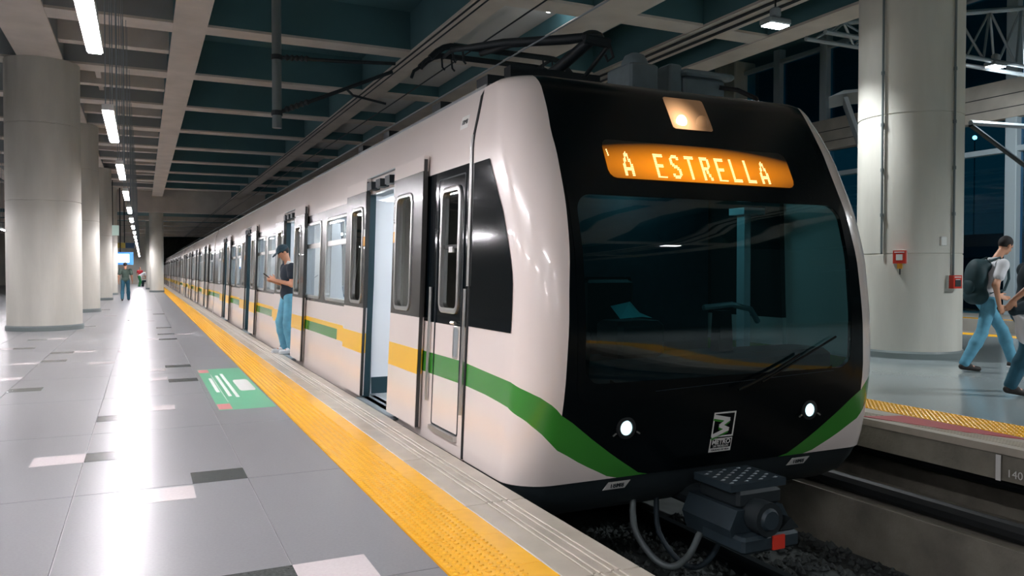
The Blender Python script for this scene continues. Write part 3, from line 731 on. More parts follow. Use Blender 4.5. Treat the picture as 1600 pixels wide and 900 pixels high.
# nose shell: one grid whose rows follow the paint lines
cols = list(np.linspace(0, .4, 7))+list(np.linspace(.4, 1, 12))[1:]+list(np.linspace(1, 2, 17))[1:]
TOPZ = 2.775
def zrows(s):
    lo, hi = curve(lo_t, s), curve(hi_t, s)
    a = list(np.linspace(BOT, lo, 4)); b = list(np.linspace(lo, hi, 4))[1:]
    q = np.linspace(0, 1, 34)[1:]; q = 1-(1-q)**1.5; c_ = [hi+(TOPZ-hi)*t_ for t_ in q]
    return a+b+c_
full = [(s, -1) for s in cols]+[(s, 1) for s in cols[::-1][1:]]
R = len(zrows(0)); vs = []
for s, sd in full:
    for z in zrows(s): u, y = nose(s, z); vs.append((XC+sd*u, y, z))
shell, mask = MB(), MB(); shell.v = list(vs); mask.v = list(vs)
WS = dict(z0=.62, z1=1.86, u=1.17)
for i in range(len(full)-1):
    s_ = (full[i][0]+full[i+1][0])/2
    for j in range(R-1):
        a = (i*R+j, (i+1)*R+j, (i+1)*R+j+1, i*R+j+1)
        if s_ > 1 and j >= 6: mask.f.append(a); mask.mi.append(mask.m(mask_m))
        else: shell.f.append(a); shell.mi.append(shell.m(green if 3 <= j < 6 else white))
def clean(mb, name, thick, sm):
    o = mb.build(name, None, car1, smooth=sm)
    bm = bmesh.new(); bm.from_mesh(o.data); bmesh.ops.delete(bm, geom=[v for v in bm.verts if not v.link_faces], context='VERTS')
    bmesh.ops.remove_doubles(bm, verts=bm.verts, dist=1e-5)
    bmesh.ops.recalc_face_normals(bm, faces=bm.faces)
    fc = max(bm.faces, key=lambda f: f.calc_area()); 
    if fc.normal.y > .3 or (abs(fc.normal.y) < .3 and fc.normal.x*(fc.calc_center_median().x) < 0): bmesh.ops.reverse_faces(bm, faces=bm.faces)
    bm.to_mesh(o.data); bm.free(); return o
clean(shell, 'nose_shell', 0, .6)
# mask: cut the windscreen opening out of it
mo = mask; keepf = []; keepm = []
for f, m_ in zip(mask.f, mask.mi):
    cx = sum(mask.v[k][0] for k in f)/4-XC; cz = sum(mask.v[k][2] for k in f)/4
    if not (abs(cx) < WS['u']-.0 and WS['z0']-.04 < cz < WS['z1']+.04): keepf.append(f); keepm.append(m_)
mask.f, mask.mi = keepf, keepm
clean(mask, 'front_mask', 0, .6)
def fpt(u, z, off=0):
    y = yf(z); w = wz(z); ua = abs(u)
    if ua > w-NA:
        th = math.acos(min(1, (ua-(w-NA))/NA)); b = min(NB, (YS-y)*.95); y = y+b-b*math.sin(th)
    return (XC+u, y-off, z)
def fpanel(u0, u1, z0, z1, r, off, mt, name, parent, nu=14, nz=14, rim=None):
    """a rounded panel lying on the curved front"""
    mb = MB(); N_ = 6; rows = []
    for j in range(nz+1):
        # denser near rounded ends
        t_ = .5-.5*math.cos(math.pi*j/nz); z = z0+(z1-z0)*t_
        d = min(z-z0, z1-z); ins = r-math.sqrt(max(0, r*r-(r-d)**2)) if d < r else 0
        rows.append([fpt(u0+ins+(u1-u0-2*ins)*i/nu, z, off) for i in range(nu+1)])
    V = sum(rows, []); fs = [(j*(nu+1)+i, j*(nu+1)+i+1, (j+1)*(nu+1)+i+1, (j+1)*(nu+1)+i) for j in range(nz) for i in range(nu)]
    mb.add(V, fs, mt); o = mb.build(name, None, parent, smooth=True); return o
def uz_loop(u1, z0, z1, r, nu=20, nz=16):
    P = []
    for cu, cz, a0 in ((u1-r, z1-r, 0), (-u1+r, z1-r, 90), (-u1+r, z0+r, 180), (u1-r, z0+r, 270)):
        for q in range(7): a = math.radians(a0+15*q); P.append((cu+r*math.cos(a), cz+r*math.sin(a)))
    out = []
    for i in range(len(P)):
        a, b = P[i], P[(i+1) % len(P)]; out.append(a); L = math.hypot(a[0]-b[0], a[1]-b[1])
        if L > .3: out += [(a[0]+(b[0]-a[0])*k/20, a[1]+(b[1]-a[1])*k/20) for k in range(1, 20)]
    return out
sr = MB(); lo_ = uz_loop(1.228, .50, 1.97, .1); li_ = uz_loop(WS['u'], WS['z0'], WS['z1'], .12); n0 = len(lo_)
sr.add([fpt(u, z, .003) for u, z in lo_]+[fpt(u, z, .004) for u, z in li_]+[fpt(u, z, -.03) for u, z in li_], [(k*n0+i, k*n0+(i+1) % n0, k*n0+n0+(i+1) % n0, k*n0+n0+i) for k in (0, 1) for i in range(n0)], mask_m)
sr.build('windscreen_surround', None, car1, smooth=.6)
wsg = fpanel(-WS['u'], WS['u'], WS['z0'], WS['z1'], .12, .002, screen_g, 'windscreen', car1, 24, 24)
# nose roof cap and dark lower skirt
cap = MB(); pts = [(XC+sd*nose(s, TOPZ)[0], nose(s, TOPZ)[1], TOPZ) for s, sd in full]
cap.add(pts, [tuple(range(len(pts)))], mask_m); cap.build('roof_cap', None, car1)
sk = MB(); vs = []
zsk = [BOT, -.14, -.26, -.36]; ins = [.012, .015, .03, .10]
for s, sd in full:
    for z, d in zip(zsk, ins):
        u, y = nose(s, min(z, -.045)+.0, -d); 
        vs.append((XC+sd*u, y+(0 if z > -.3 else .05), z))
n_ = len(zsk); sk.add(vs, [(i*n_+j, (i+1)*n_+j, (i+1)*n_+j+1, i*n_+j+1) for i in range(len(full)-1) for j in range(n_-1)], skirt_d)
sk.build('front_skirt', None, car1, smooth=True)
# seam joints
for s0 in (0,):
    T([(XC-nose(0, z)[0]-.001, YS, z) for z in np.linspace(-.04, 2.74, 30)], .014, 6, rubber).build('body_seam', None, car1)
T([(XC-nose(0, z)[0]-.012, YS+.005, z) for z in np.linspace(1.24, 2.36, 14)], .013, 8, chrome).build('trim_strip', None, car1)
# dark corner window on the nose side
cw = MB(); V = []
zc = np.linspace(.945, 2.145, 16)
for z in zc:
    s_end = float(np.interp(z, [.945, 1.3, 1.75, 2.145], [.385, .40, .345, .255]))
    for i in range(13): u, y = nose(.012+(s_end-.012)*i/12, z, .006); V.append((XC-u, y, z))
cw.add(V, [(j*13+i, j*13+i+1, j*13+14+i, j*13+13+i) for j in range(15) for i in range(12)], black); cw.build('corner_window', None, car1, smooth=True)
# cab door
ring(5.55, 6.15, .1, 2.1, .02, .012, dark, 0, .004).build('cab_door_seam', None, car1)
cf = ring(5.63, 6.07, 1.02, 2.02, .09, .04, chrome, 0, .018).build('cab_window_frame', None, car1, smooth=.9)
pane(5.665, 6.035, 1.055, 1.985, .05, -.015, doorglass).build('cab_pane', None, cf)
mb = MB(); sheet(mb, [5.68, 6.02], [1.53, 1.56], lambda *a: True, lambda *a: rubber, -.006, .02); mb.build('window_bar', None, cf)
mb = MB(); sheet(mb, [5.82, 5.9], [1.50, 1.545], lambda *a: True, lambda *a: offw, -.002, .015); mb.build('window_latch', None, cf)
for y in (6.24, 5.47):
    h = T([side_pt(y, z, .018) for z in (.28, .33, .6, .9, 1.15, 1.22)], .015, 8, chrome).build('hand_rail', None, car1, smooth=True)
hr = ring(5.60, 5.72, .68, .93, .03, .015, chrome, 0, .006).build('handle_recess', None, car1)
pane(5.61, 5.71, .69, .92, .02, .003, alu).build('recess_plate', None, hr)
T([side_pt(5.62, .955, .03), side_pt(5.70, .955, .03)], .014, 8, chrome).build('door_handle', None, car1)
mb = MB(); sheet(mb, [5.56, 6.13], [.06, .10], lambda *a: True, lambda *a: chrome, .03, .03); mb.build('step_bar', None, car1)
# number plate on the side
mb = MB(); sheet(mb, [5.62, 5.78], [2.45, 2.55], lambda *a: True, lambda *a: offw, .002, .002); npl = mb.build('number_plate', None, car1)
a = Vector(side_pt(5.70, 2.50, .004)); dn = Vector(side_pt(5.7, 2.45))-Vector(side_pt(5.7, 2.55))
text('plate_number', '18M8', .055, frame_m(a, (0, -1, 0), -dn), print_d, npl)

# ---- destination display
fpanel(-.865, .80, 1.985, 2.265, .06, .006, ledbg, 'display_window', car1, 16, 10)
G = {'A': ["...#...", "..###..", "..###..", "..#.#..", ".##.##.", ".##.##.", ".#...#.", "##...##", "##...##", "#######", "#######", "##...##", "##...##", "##...##"],
     'E': ["#######", "#######", "##.....", "##.....", "##.....", "##.....", "######.", "######.", "##.....", "##.....", "##.....", "##.....", "##.....", "#######"],
     'S': ["..####.", ".######", "##...##", "##.....", "##.....", "###....", ".####..", "..####.", "....###", ".....##", ".....##", "##...##", "######.", ".####.."],
     'T': ["#######", "#######", "..##...", "..##...", "..##...", "..##...", "..##...", "..##...", "..##...", "..##...", "..##...", "..##...", "..##...", "..##..."],
     'R': ["######.", "#######", "##...##", "##...##", "##...##", "##...##", "######.", "#####..", "##.##..", "##.##..", "##..##.", "##..##.", "##...##", "##...##"],
     'L': ["##.....", "##.....", "##.....", "##.....", "##.....", "##.....", "##.....", "##.....", "##.....", "##.....", "##.....", "##.....", "#######", "#######"]}
u0, u9 = -.694, .521; dz = .172/13.5; dx = .0102
dots = MB()
def dot(u, z):
    x, y, zz = fpt(u, z, .0095); dots.add([(x+.0052*math.cos(k*math.pi/3), y-.001, zz+.0056*math.sin(k*math.pi/3)) for k in range(6)]+[(x, y-.004, zz)], [(k, (k+1) % 6, 6) for k in range(6)], led)
for i, ch in enumerate('A ESTRELLA'):
    dots = MB()
    if ch == ' ': continue
    for r_, row in enumerate(G[ch]):
        for c_, v in enumerate(row):
            if v == '#': dot(u0+(u9-u0)*i/9+(c_-3)*dx*1.15, 2.176-r_*dz)
    dots.build('led_letter', None, car1)['kind'] = 'stuff'
dots = MB()
for r_ in range(4): dot(-.842+.002*r_, 2.185-r_*dz)
dots.build('led_letter', None, car1)['kind'] = 'stuff'
# ---- marker lamps in the roof of the mask
hl = empty('marker_lamp', (0, 0, 0)); hl.parent = car1
fpanel(-.195, .175, 2.40, 2.66, .02, .004, halo_d, 'reflector', hl, 8, 8)
for u, m, r_ in ((-.105, halo_l, .05), (.085, halo_d, .06)):
    c_ = fpt(u, 2.46, .012); MB().sph(c_, (r_, .012, r_), 14, m).build('bulb', None, hl, smooth=True)
for u in (-.83, .80):
    c_ = fpt(u, .31, .0)
    h = MB().lathe([(.075, -.005), (.075, .012), (.05, .016), (.048, .004)], c_, 20, rubber, axis='y', cap=False).build('headlamp_bezel', None, car1, smooth=.6)
    MB().sph((c_[0], c_[1]-.006, c_[2]), (.046, .022, .05), 16, head_l).build('headlamp_lens', None, h, smooth=True)
    for q in (-1, 1): T([(c_[0]+q*.08, c_[1]-.012, c_[2]-.03), (c_[0]+q*.105, c_[1]-.012, c_[2]-.045)], .006, 6, chrome).build('bezel_screw', None, h)
# ---- emblem
def fpoly(P, mt, off=.005, th=.003):
    return MB().prism([fpt(u, z, off) for u, z in P], (0, -th, 0), mt)
em = empty('emblem', (0, 0, 0)); em.parent = car1
q0, q1, r0, r1 = -.1, .095, .172, .357
fpoly([(q0, r0), (q1, r0), (q1, r1), (q0, r1)], mask_m, .004, .001).build('emblem_back', None, em)
b_ = .011
fb = MB()
for P in ([(q0, r1-b_), (q1, r1-b_), (q1, r1), (q0, r1)], [(q0, r0), (q1, r0), (q1, r0+b_), (q0, r0+b_)], [(q0, r0), (q0+b_, r0), (q0+b_, r1), (q0, r1)], [(q1-b_, r0), (q1, r0), (q1, r1), (q1-b_, r1)]):
    fb.prism([fpt(u, z, .006) for u, z in P], (0, -.002, 0), offw)
fb.build('emblem_frame', None, em)
Z_ = [(q0+.01, r1-.03), (.035, .300), (-.035, .258), (.035, .228), (q0+.01, r0+.012)]
def zig(dz_, mt, off, nm):
    mb = MB(); w_ = .016
    for (a, b), (c_, d) in zip(Z_[:-1], Z_[1:]):
        L = math.hypot(c_-a, d-b); nx, nz = -(d-b)/L*w_*.9, (c_-a)/L*w_*.9; ex, ez = (c_-a)/L*.008, (d-b)/L*.008
        mb.prism([fpt(u, z+dz_, off) for u, z in ((a-ex+nx, b-ez+nz), (c_+ex+nx, d+ez+nz), (c_+ex-nx, d+ez-nz), (a-ex-nx, b-ez-nz))], (0, -.002, 0), mt)
    mb.build(nm, None, em)
zig(-.016, green, .006, 'emblem_shade'); zig(0, offw, .009, 'emblem_zigzag')
fpoly([(q0, .062), (q1, .062), (q1, .162), (q0, .162)], offw, .004, .002).build('emblem_plate', None, em)
fpoly([(q0+.008, .092), (q1-.008, .092), (q1-.008, .155), (q0+.008, .155)], mask_m, .0065, .001).build('emblem_panel', None, em)
def ftext(t_, u, z, size, mt, par, nm='lettering', bold=False, off=.0085):
    p = Vector(fpt(u, z, off)); up = Vector(fpt(u, z+.02))-Vector(fpt(u, z-.02)); text(nm, t_, size, frame_m(p, (1, 0, 0), up), mt, par, bold)
mid = (q0+q1)/2
ftext('METRO', mid, .134, .05, offw, em, bold=True); ftext('DE MEDELLÍN', mid, .104, .023, offw, em); ftext('CALIDAD DE VIDA', mid, .077, .019, print_d, em)
for u in (-.82, .82):
    P = [(u-.1, -.135), (u+.075, -.135), (u+.1, -.075), (u-.075, -.075)]
    tg = MB().prism([(XC+a, yf(b)-.002, b) for a, b in P], (0, -.004, 0), offw).build('number_tag', None, car1)
    text('tag_number', '18M8', .05, frame_m((XC+u, yf(-.105)-.0085, -.105), (1, 0, 0), (0, -.3, 1)), print_d, tg, True)
# wiper
wp = MB().tube([fpt(.05, .52, .05), fpt(.35, .62, .045), fpt(.62, .74, .03)], .012, 6, rubber); wp.tube([fpt(.28, .56, .03), fpt(.98, .86, .03)], .009, 6, rubber); wp.build('wiper', None, car1).data.materials[0] = mask_m
fpoly([(-.62, .545), (1.0, .60), (1.0, .603), (-.62, .548)], dblue, .003, .002).build('panel_joint', None, car1)
# ---- cab interior
cb = empty('cab_interior', (0, 0, 0)); cb.parent = car1
B(XC-1.4, XC+1.4, 4.62, 6.35, .2, .26, dark).build('cab_floor', None, cb)
B(XC-1.42, XC+1.42, 6.36, 6.4, .2, 2.25, dblue).build('bulkhead', None, cb)
B(XC-1.3, XC+1.3, 4.9, 6.35, 2.2, 2.25, dark).build('cab_ceiling', None, cb)
B(XC-1.25, XC+1.25, 4.60, 5.05, .26, .74, dblue, .04).build('desk', None, cb)
B(XC-.75, XC-.36, 4.62, 4.95, .74, 1.0, rubber, .03).build('console_box', None, cb)
MB().prism([(XC+.22, 4.75, .74), (XC+.36, 4.75, .74), (XC+.34, 4.75, 1.05), (XC+.24, 4.75, 1.05)], (0, .1, 0), rubber).build('tablet_post', None, cb)
MB().tube([(XC+.05, 4.72, 1.08), (XC+.3, 4.7, 1.10), (XC+.5, 4.72, 1.06), (XC+.6, 4.75, .96)], .022, 8, alu).build('tablet_arm', None, cb, smooth=True)
MB().add([(XC-.72, 4.66, 1.02), (XC-.55, 4.64, 1.03), (XC-.42, 4.7, 1.015), (XC-.68, 4.85, 1.10), (XC-.52, 4.84, 1.13), (XC-.45, 4.82, 1.05), (XC-.6, 4.74, 1.12)], [(0, 1, 6), (1, 2, 5, 6), (0, 6, 3), (6, 4, 3), (6, 5, 4)], cloth_t).build('folded_cloth', None, cb)
B(XC+1.17, XC+1.24, 5.55, 5.65, .26, 1.86, inner).build('side_post', None, cb); B(XC+1.12, XC+1.36, 5.5, 5.7, 1.86, 1.92, inner).build('post_head', None, cb)  # added post and head, standing in for an outside column showing in the windscreen
B(XC-.3, XC+.25, 5.5, 5.95, .5, .62, rubber, .04).build('driver_seat', None, cb); B(XC-.3, XC+.25, 5.9, 6.02, .6, 1.3, rubber, .05).build('driver_backrest', None, cb)
cl = bpy.data.lights.new('cab_glow', 'POINT'); cl.energy = 4.5; cl.color = (.35, .9, 1); cl.shadow_soft_size = .1  # unseen teal fill light, added to lift the windscreen tone
clo = bpy.data.objects.new('cab_lamp', cl); COL.objects.link(clo); clo.parent = cb; clo.location = Vector((XC+.6, 5.9, 2.1))-root_loc(cb)
# ---- coupler
cp = empty('coupler', (0, 0, 0)); cp.parent = car1
CX = XC-.08
B(CX-.2, CX+.27, 4.02, 4.4, -.09, -.04, dblue).build('step_plate', None, cp)
dp = MB()
for i in range(7):
    for j in range(4):
        x, y = CX-.16+i*.062, 4.06+j*.085+(i % 2)*.04
        if y < 4.38: dp.add([(x-.024, y, -.04), (x, y-.012, -.04), (x+.024, y, -.04), (x, y+.012, -.04), (x, y, -.033)], [(0, 1, 4), (1, 2, 4), (2, 3, 4), (3, 0, 4)], alu)
dp.build('tread_studs', None, cp)
B(CX-.16, CX+.22, 4.0, 4.4, -.2, -.09, dark, .02).build('upper_block', None, cp)
MB().prism([(CX-.2, 3.98, -.44), (CX+.22, 3.98, -.44), (CX+.26, 3.98, -.30), (CX+.2, 3.98, -.2), (CX-.18, 3.98, -.2), (CX-.24, 3.98, -.32)], (0, .5, 0), dblue).build('coupler_head', None, cp)
MB().lathe([(.0, -.02), (.05, .0), (.10, .02), (.11, .1), (.11, .2)], (CX-.02, 4.06, -.245), 16, dark, axis='y').build('coupling_cone', None, cp, smooth=.6)
MB().lathe([(.06, .14), (.075, .12), (.075, 0)], (CX-.02, 3.98, -.245), 16, dblue, axis='y').build('coupling_cup', None, cp, smooth=.6)
B(CX-.22, CX+.26, 3.88, 4.3, -.46, -.35, dblue, .02).build('contact_box', None, cp)
B(CX+.02, CX+.12, 3.87, 3.885, -.45, -.36, red).build('red_plate', None, cp)
MB().prism([(CX+.1, 3.9, -.345), (CX+.27, 3.9, -.345), (CX+.2, 3.9, -.27)], (0, .3, 0), dark).build('guide_horn', None, cp)
T([(CX, 4.3, -.28), (CX, 5.6, -.28)], .09, 12, dark).build('draw_bar', None, cp)
for k, (a, b) in enumerate(((-.42, .10), (-.30, -.02))):
    hs = [(CX+a-.05, 4.75, -.25), (CX+a-.05, 4.72, -.50), (CX+a+.03, 4.6, -.68), (CX+a+.12, 4.5, -.72), (CX+a+.2, 4.42, -.62), (CX+a+.25, 4.36, -.45), (CX+a+.3, 4.3, -.38)]
    if k: hs = [(x+.12, y+.05, z-.06) for x, y, z in hs]
    pts_ = []
    for i in range(len(hs)-1):
        p0, p1, p2, p3 = [Vector(hs[max(0, min(len(hs)-1, i+q))]) for q in (-1, 0, 1, 2)]
        for t_ in (0, .25, .5, .75): pts_.append(.5*((2*p1)+(p2-p0)*t_+(2*p0-5*p1+4*p2-p3)*t_*t_+(3*p1-p0-3*p2+p3)*t_**3))
    T(pts_, .024 if not k else .02, 10, pipe_m if not k else dblue).build('air_hose', None, cp, smooth=True)
# bogie and wheels under the front
for yb in (7.2, 9.3):
    for sd in (-1, 1): MB().lathe([(.06, -.06), (.36, -.06), (.36, .04), (.39, .05), (.39, .08), (.06, .08)], (0, 0, 0), 24, dark).build('w', None, None)
    for o in [o for o in bpy.data.objects if o.name.startswith('w') and o.parent is None and len(o.name) <= 5]: bpy.data.objects.remove(o)
    for sd in (-1, 1):
        w = MB(); n = 24; pr = [(.06, -.06), (.36, -.06), (.36, .04), (.39, .05), (.39, .08), (.06, .08)]; V = []; Fs = []
        for r_, h_ in pr:
            for k in range(n): a = 2*math.pi*k/n; V.append((XC+sd*(.72-h_), yb+r_*math.cos(a), PITZ+.52+r_*math.sin(a)))
        for i in range(5):
            for k in range(n): Fs.append((i*n+k, i*n+(k+1) % n, (i+1)*n+(k+1) % n, (i+1)*n+k))
        w.add(V, Fs, dark).build('wheel', None, car1)
    T([(XC-.8, yb, PITZ+.52), (XC+.8, yb, PITZ+.52)], .07, 10, dark).build('axle', None, car1)
B(XC-1.1, XC+1.1, 6.9, 9.6, PITZ+.4, PITZ+.6, dark, .05).build('bogie_frame', None, car1)
# ---- roof equipment
rf = empty('roof_equipment', (0, 0, 0)); rf.parent = car1
B(XC+.15, XC+.45, 5.85, 6.25, 2.79, 3.19, roof_g, .02).build('horn_box', None, rf)
MB().lathe([(.12, 0), (.12, .03), (.09, .09), (.04, .115), (0, .12)], (XC+.29, 6.0, 3.19), 18, roof_g).build('aerial_dome', None, rf, smooth=True)
B(XC+.64, XC+.78, 5.95, 6.15, 2.79, 3.25, roof_g, .015).build('aerial_base', None, rf)
B(XC+.80, XC+1.28, 5.95, 6.5, 2.77, 3.15, roof_g, .02).build('vent_unit', None, rf)
B(XC+.77, XC+1.36, 5.9, 6.6, 3.15, 3.21, roof_g, .02).build('vent_lid', None, rf)
for u in (1.1, 1.2): B(XC+u, XC+u+.02, 6.2, 6.26, 3.21, 3.27, dark).build('lid_lug', None, rf)
T([(XC+1.2, 5.94, 3.08), (XC+1.34, 5.85, 3.05), (XC+1.43, 5.7, 2.95), (XC+1.42, 5.6, 2.76)], .022, 8, rubber).build('roof_cable', None, rf, smooth=True)
for y in (5.55, 6.6, 8.2, 9.3): B(XC-1.34, XC-1.2, y, y+.22, 2.75, 2.85, dark).build('roof_rib', None, rf)
# ---- pantograph (folded)
pg = empty('pantograph', (0, 0, 0)); pg.parent = car1
B(XC-.52, XC+.48, 6.9, 7.05, 3.14, 3.33, dark).build('base_frame', None, pg)
B(XC-.52, XC+.48, 8.3, 8.45, 3.1, 3.25, dark).build('base_frame', None, pg)
for u in (-.5, .4): B(XC+u, XC+u+.08, 7.0, 8.4, 3.14, 3.24, dark).build('base_rail', None, pg)
for u in (-.46, .42):
    for y in (6.97, 8.37): MB().lathe([(.05, 0), (.08, .05), (.05, .1), (.08, .15), (.05, .38)], (XC+u, y, 2.78), 12, dark).build('insulator', None, pg)
T([(XC+.05, 7.3, 3.32), (XC+.10, 7.1, 3.40), (XC+.19, 6.6, 3.57)], [.07, .06, .055], 10, dark).build('lower_arm', None, pg, smooth=True)
T([(XC+.28, 6.85, 3.30), (XC+.32, 6.5, 3.50)], .022, 8, dark).build('control_rod', None, pg)
T([(XC+.22, 7.0, 3.25), (XC+.05, 7.3, 3.35)], .03, 8, dark).build('damper', None, pg)
MB().sph((XC+.20, 6.58, 3.60), (.12, .09, .06), 12, dark).build('knee_joint', None, pg, smooth=True)
T([(XC+.1, 6.56, 3.57), (XC+.34, 6.5, 3.53)], .05, 10, dark).build('knee_shaft', None, pg)
T([(XC+.34, 6.5, 3.52), (XC+.37, 6.48, 3.40), (XC+.32, 6.5, 3.36), (XC+.29, 6.5, 3.42)], .014, 6, dark).build('shunt_loop', None, pg)
for v in (0, 1): T([(XC+.17, 6.6, 3.60), (XC+.1-.06*v, 6.85, 3.63), (XC-.23-.1*v, 7.5, 3.72), (XC-.3-.35*v, 8.15, 3.77)], [.045, .045, .04, .03], 10, dark).build('upper_arm', None, pg, smooth=True)
for y, dzz in ((8.2, 0), (8.55, -.02)):
    T([(XC+u, y, 3.83+dzz-.16*max(0, (abs(u)-.6)/.28)**2) for u in np.linspace(-.88, .88, 23)], .033, 8, dark).build('collector_strip', None, pg, smooth=True)
    for u in (-.62, -.5, .5, .62):
        T([(XC+u, y, 3.81+dzz), (XC+u+.01, y, 3.68), (XC+u+.04, y, 3.65)], .012, 6, dark).build('strip_spring', None, pg)
    for q in (-1, 1): T([(XC+q*.87, y, 3.68+dzz), (XC+q*.95, y, 3.62+dzz), (XC+q*.98, y, 3.54+dzz)], .018, 6, dark).build('horn', None, pg, smooth=True)
for u in (-.6, .6): T([(XC+u, 8.2, 3.81), (XC+u, 8.55, 3.79)], .022, 6, dark).build('head_link', None, pg)

# following cars
car2 = empty('metro_car', (XC, 28.55, PITZ), 'second white metro car behind the leading car, doors open', 'train', 'cars of the train')
car_body(car2, 28.55, 52.3, [31.9, 37.3, 42.75, 48.15], False)
end_gangway(car2, 52.3)
copy_tree(car2, (XC, 52.6, PITZ), 'third white metro car along the train')
copy_tree(car2, (XC, 76.65, PITZ), 'farthest white metro car of the train')

# ------------------------------------------------------------------ overhead line
mast = empty('catenary_post', (2.0, 13.3, ZS), 'vertical steel post hanging from the ceiling with catenary bracket arms', 'post')
T([(2.0, 13.3, 3.68), (2.0, 13.3, ZS)], .075, 14, pipe_m).build('pole', None, mast, smooth=True)
for z in (3.92, 4.82): T([(2.0, 13.3, z-.04), (2.0, 13.3, z+.04)], .09, 12, dark).build('clamp', None, mast)
T([(2.0, 13.3, 4.83), (2.9, 13.15, 4.83), (3.9, 13.0, 4.86)], .03, 8, dark).build('top_arm', None, mast)
T([(2.0, 13.3, 3.92), (3.0, 13.15, 4.35), (3.85, 13.0, 4.72)], .032, 8, dark).build('strut_arm', None, mast)
T([(3.1, 13.13, 4.38), (3.2, 13.1, 4.28), (3.75, 13.05, 4.18)], .02, 6, dark).build('registration_arm', None, mast)
for a, b in (((2.12, 13.28, 4.83), (2.5, 13.2, 4.83)), ((2.12, 13.28, 3.98), (2.5, 13.22, 4.14))):
    A_, B_ = Vector(a), Vector(b); ps = [A_.lerp(B_, t_) for t_ in np.linspace(0, 1, 11)]
    MB().tube(ps, [.03, .055]*5+[.03], 10, dark).build('insulator', None, mast)
def wire(pts, r, label, org):
    o = T(pts, r, 6, wire_m).build('overhead_wire', None, None, pts[0]); tag(o, label, 'wire'); return o
wire([(3.85, 0, 4.72), (3.85, 13, 4.76), (3.73, 40, 4.74), (3.73, 104, 4.74)], .014, 'upper messenger wire of the overhead line, fixed to the bracket tip', 0)
wire([(3.95, 0, 4.72), (3.95, 13, 4.76), (3.83, 40, 4.74), (3.83, 104, 4.74)], .012, 'thin messenger wire running right beside the upper one', 0)
wire([(3.80, 0, 4.15), (3.80, 13, 4.15), (3.66, 40, 4.15), (3.66, 104, 4.15)], .010, 'dark contact wire above the train under the bracket arm', 0)
w3 = wire([(2.95, 0, 3.235), (2.95, 30, 3.235), (2.95, 80, 3.2)], .008, 'pale thin line low over the train roof edge', 0); w3.data.materials[0] = alu
# ------------------------------------------------------------------ people: one continuous body surface each, from a smooth distance field
def surf_nets(F, o, h):
    S_ = F < 0; nx, ny, nz = F.shape
    c = np.zeros((nx-1, ny-1, nz-1), int)
    for a in (0, 1):
        for b in (0, 1):
            for d in (0, 1): c += S_[a:nx-1+a, b:ny-1+b, d:nz-1+d]
    act = (c > 0) & (c < 8); idx = -np.ones(act.shape, int); I = np.argwhere(act); idx[act] = np.arange(len(I))
    acc = np.zeros((len(I), 3)); cnt = np.zeros(len(I))
    cor = [(a, b, d) for a in (0, 1) for b in (0, 1) for d in (0, 1)]
    for p in cor:
        for ax in range(3):
            if p[ax]: continue
            q = list(p); q[ax] = 1
            v0 = F[I[:, 0]+p[0], I[:, 1]+p[1], I[:, 2]+p[2]]; v1 = F[I[:, 0]+q[0], I[:, 1]+q[1], I[:, 2]+q[2]]
            k = (v0 < 0) != (v1 < 0); t = np.where(k, v0/np.where(v0 == v1, 1, v0-v1), 0)
            P_ = np.tile(np.array(p, float), (len(I), 1)); P_[:, ax] += t
            acc[k] += P_[k]; cnt[k] += 1
    V = (I+acc/np.maximum(cnt, 1)[:, None])*h+o
    Q = []
    for ax in range(3):
        b, d = (ax+1) % 3, (ax+2) % 3
        sl0 = [slice(None)]*3; sl1 = [slice(None)]*3; sl0[ax] = slice(0, -1); sl1[ax] = slice(1, None)
        E_ = S_[tuple(sl0)] != S_[tuple(sl1)]; J = np.argwhere(E_)
        J = J[(J[:, b] > 0) & (J[:, d] > 0) & (J[:, b] < F.shape[b]-1) & (J[:, d] < F.shape[d]-1)]
        fl = S_[tuple(J.T)]; q = []
        for (ob, od) in ((1, 1), (0, 1), (0, 0), (1, 0)):
            K = J.copy(); K[:, b] -= ob; K[:, d] -= od; q.append(idx[tuple(K.T)])
        q = np.stack(q, 1); q[~fl] = q[~fl][:, ::-1]; Q.append(q)
    return V, np.concatenate(Q)
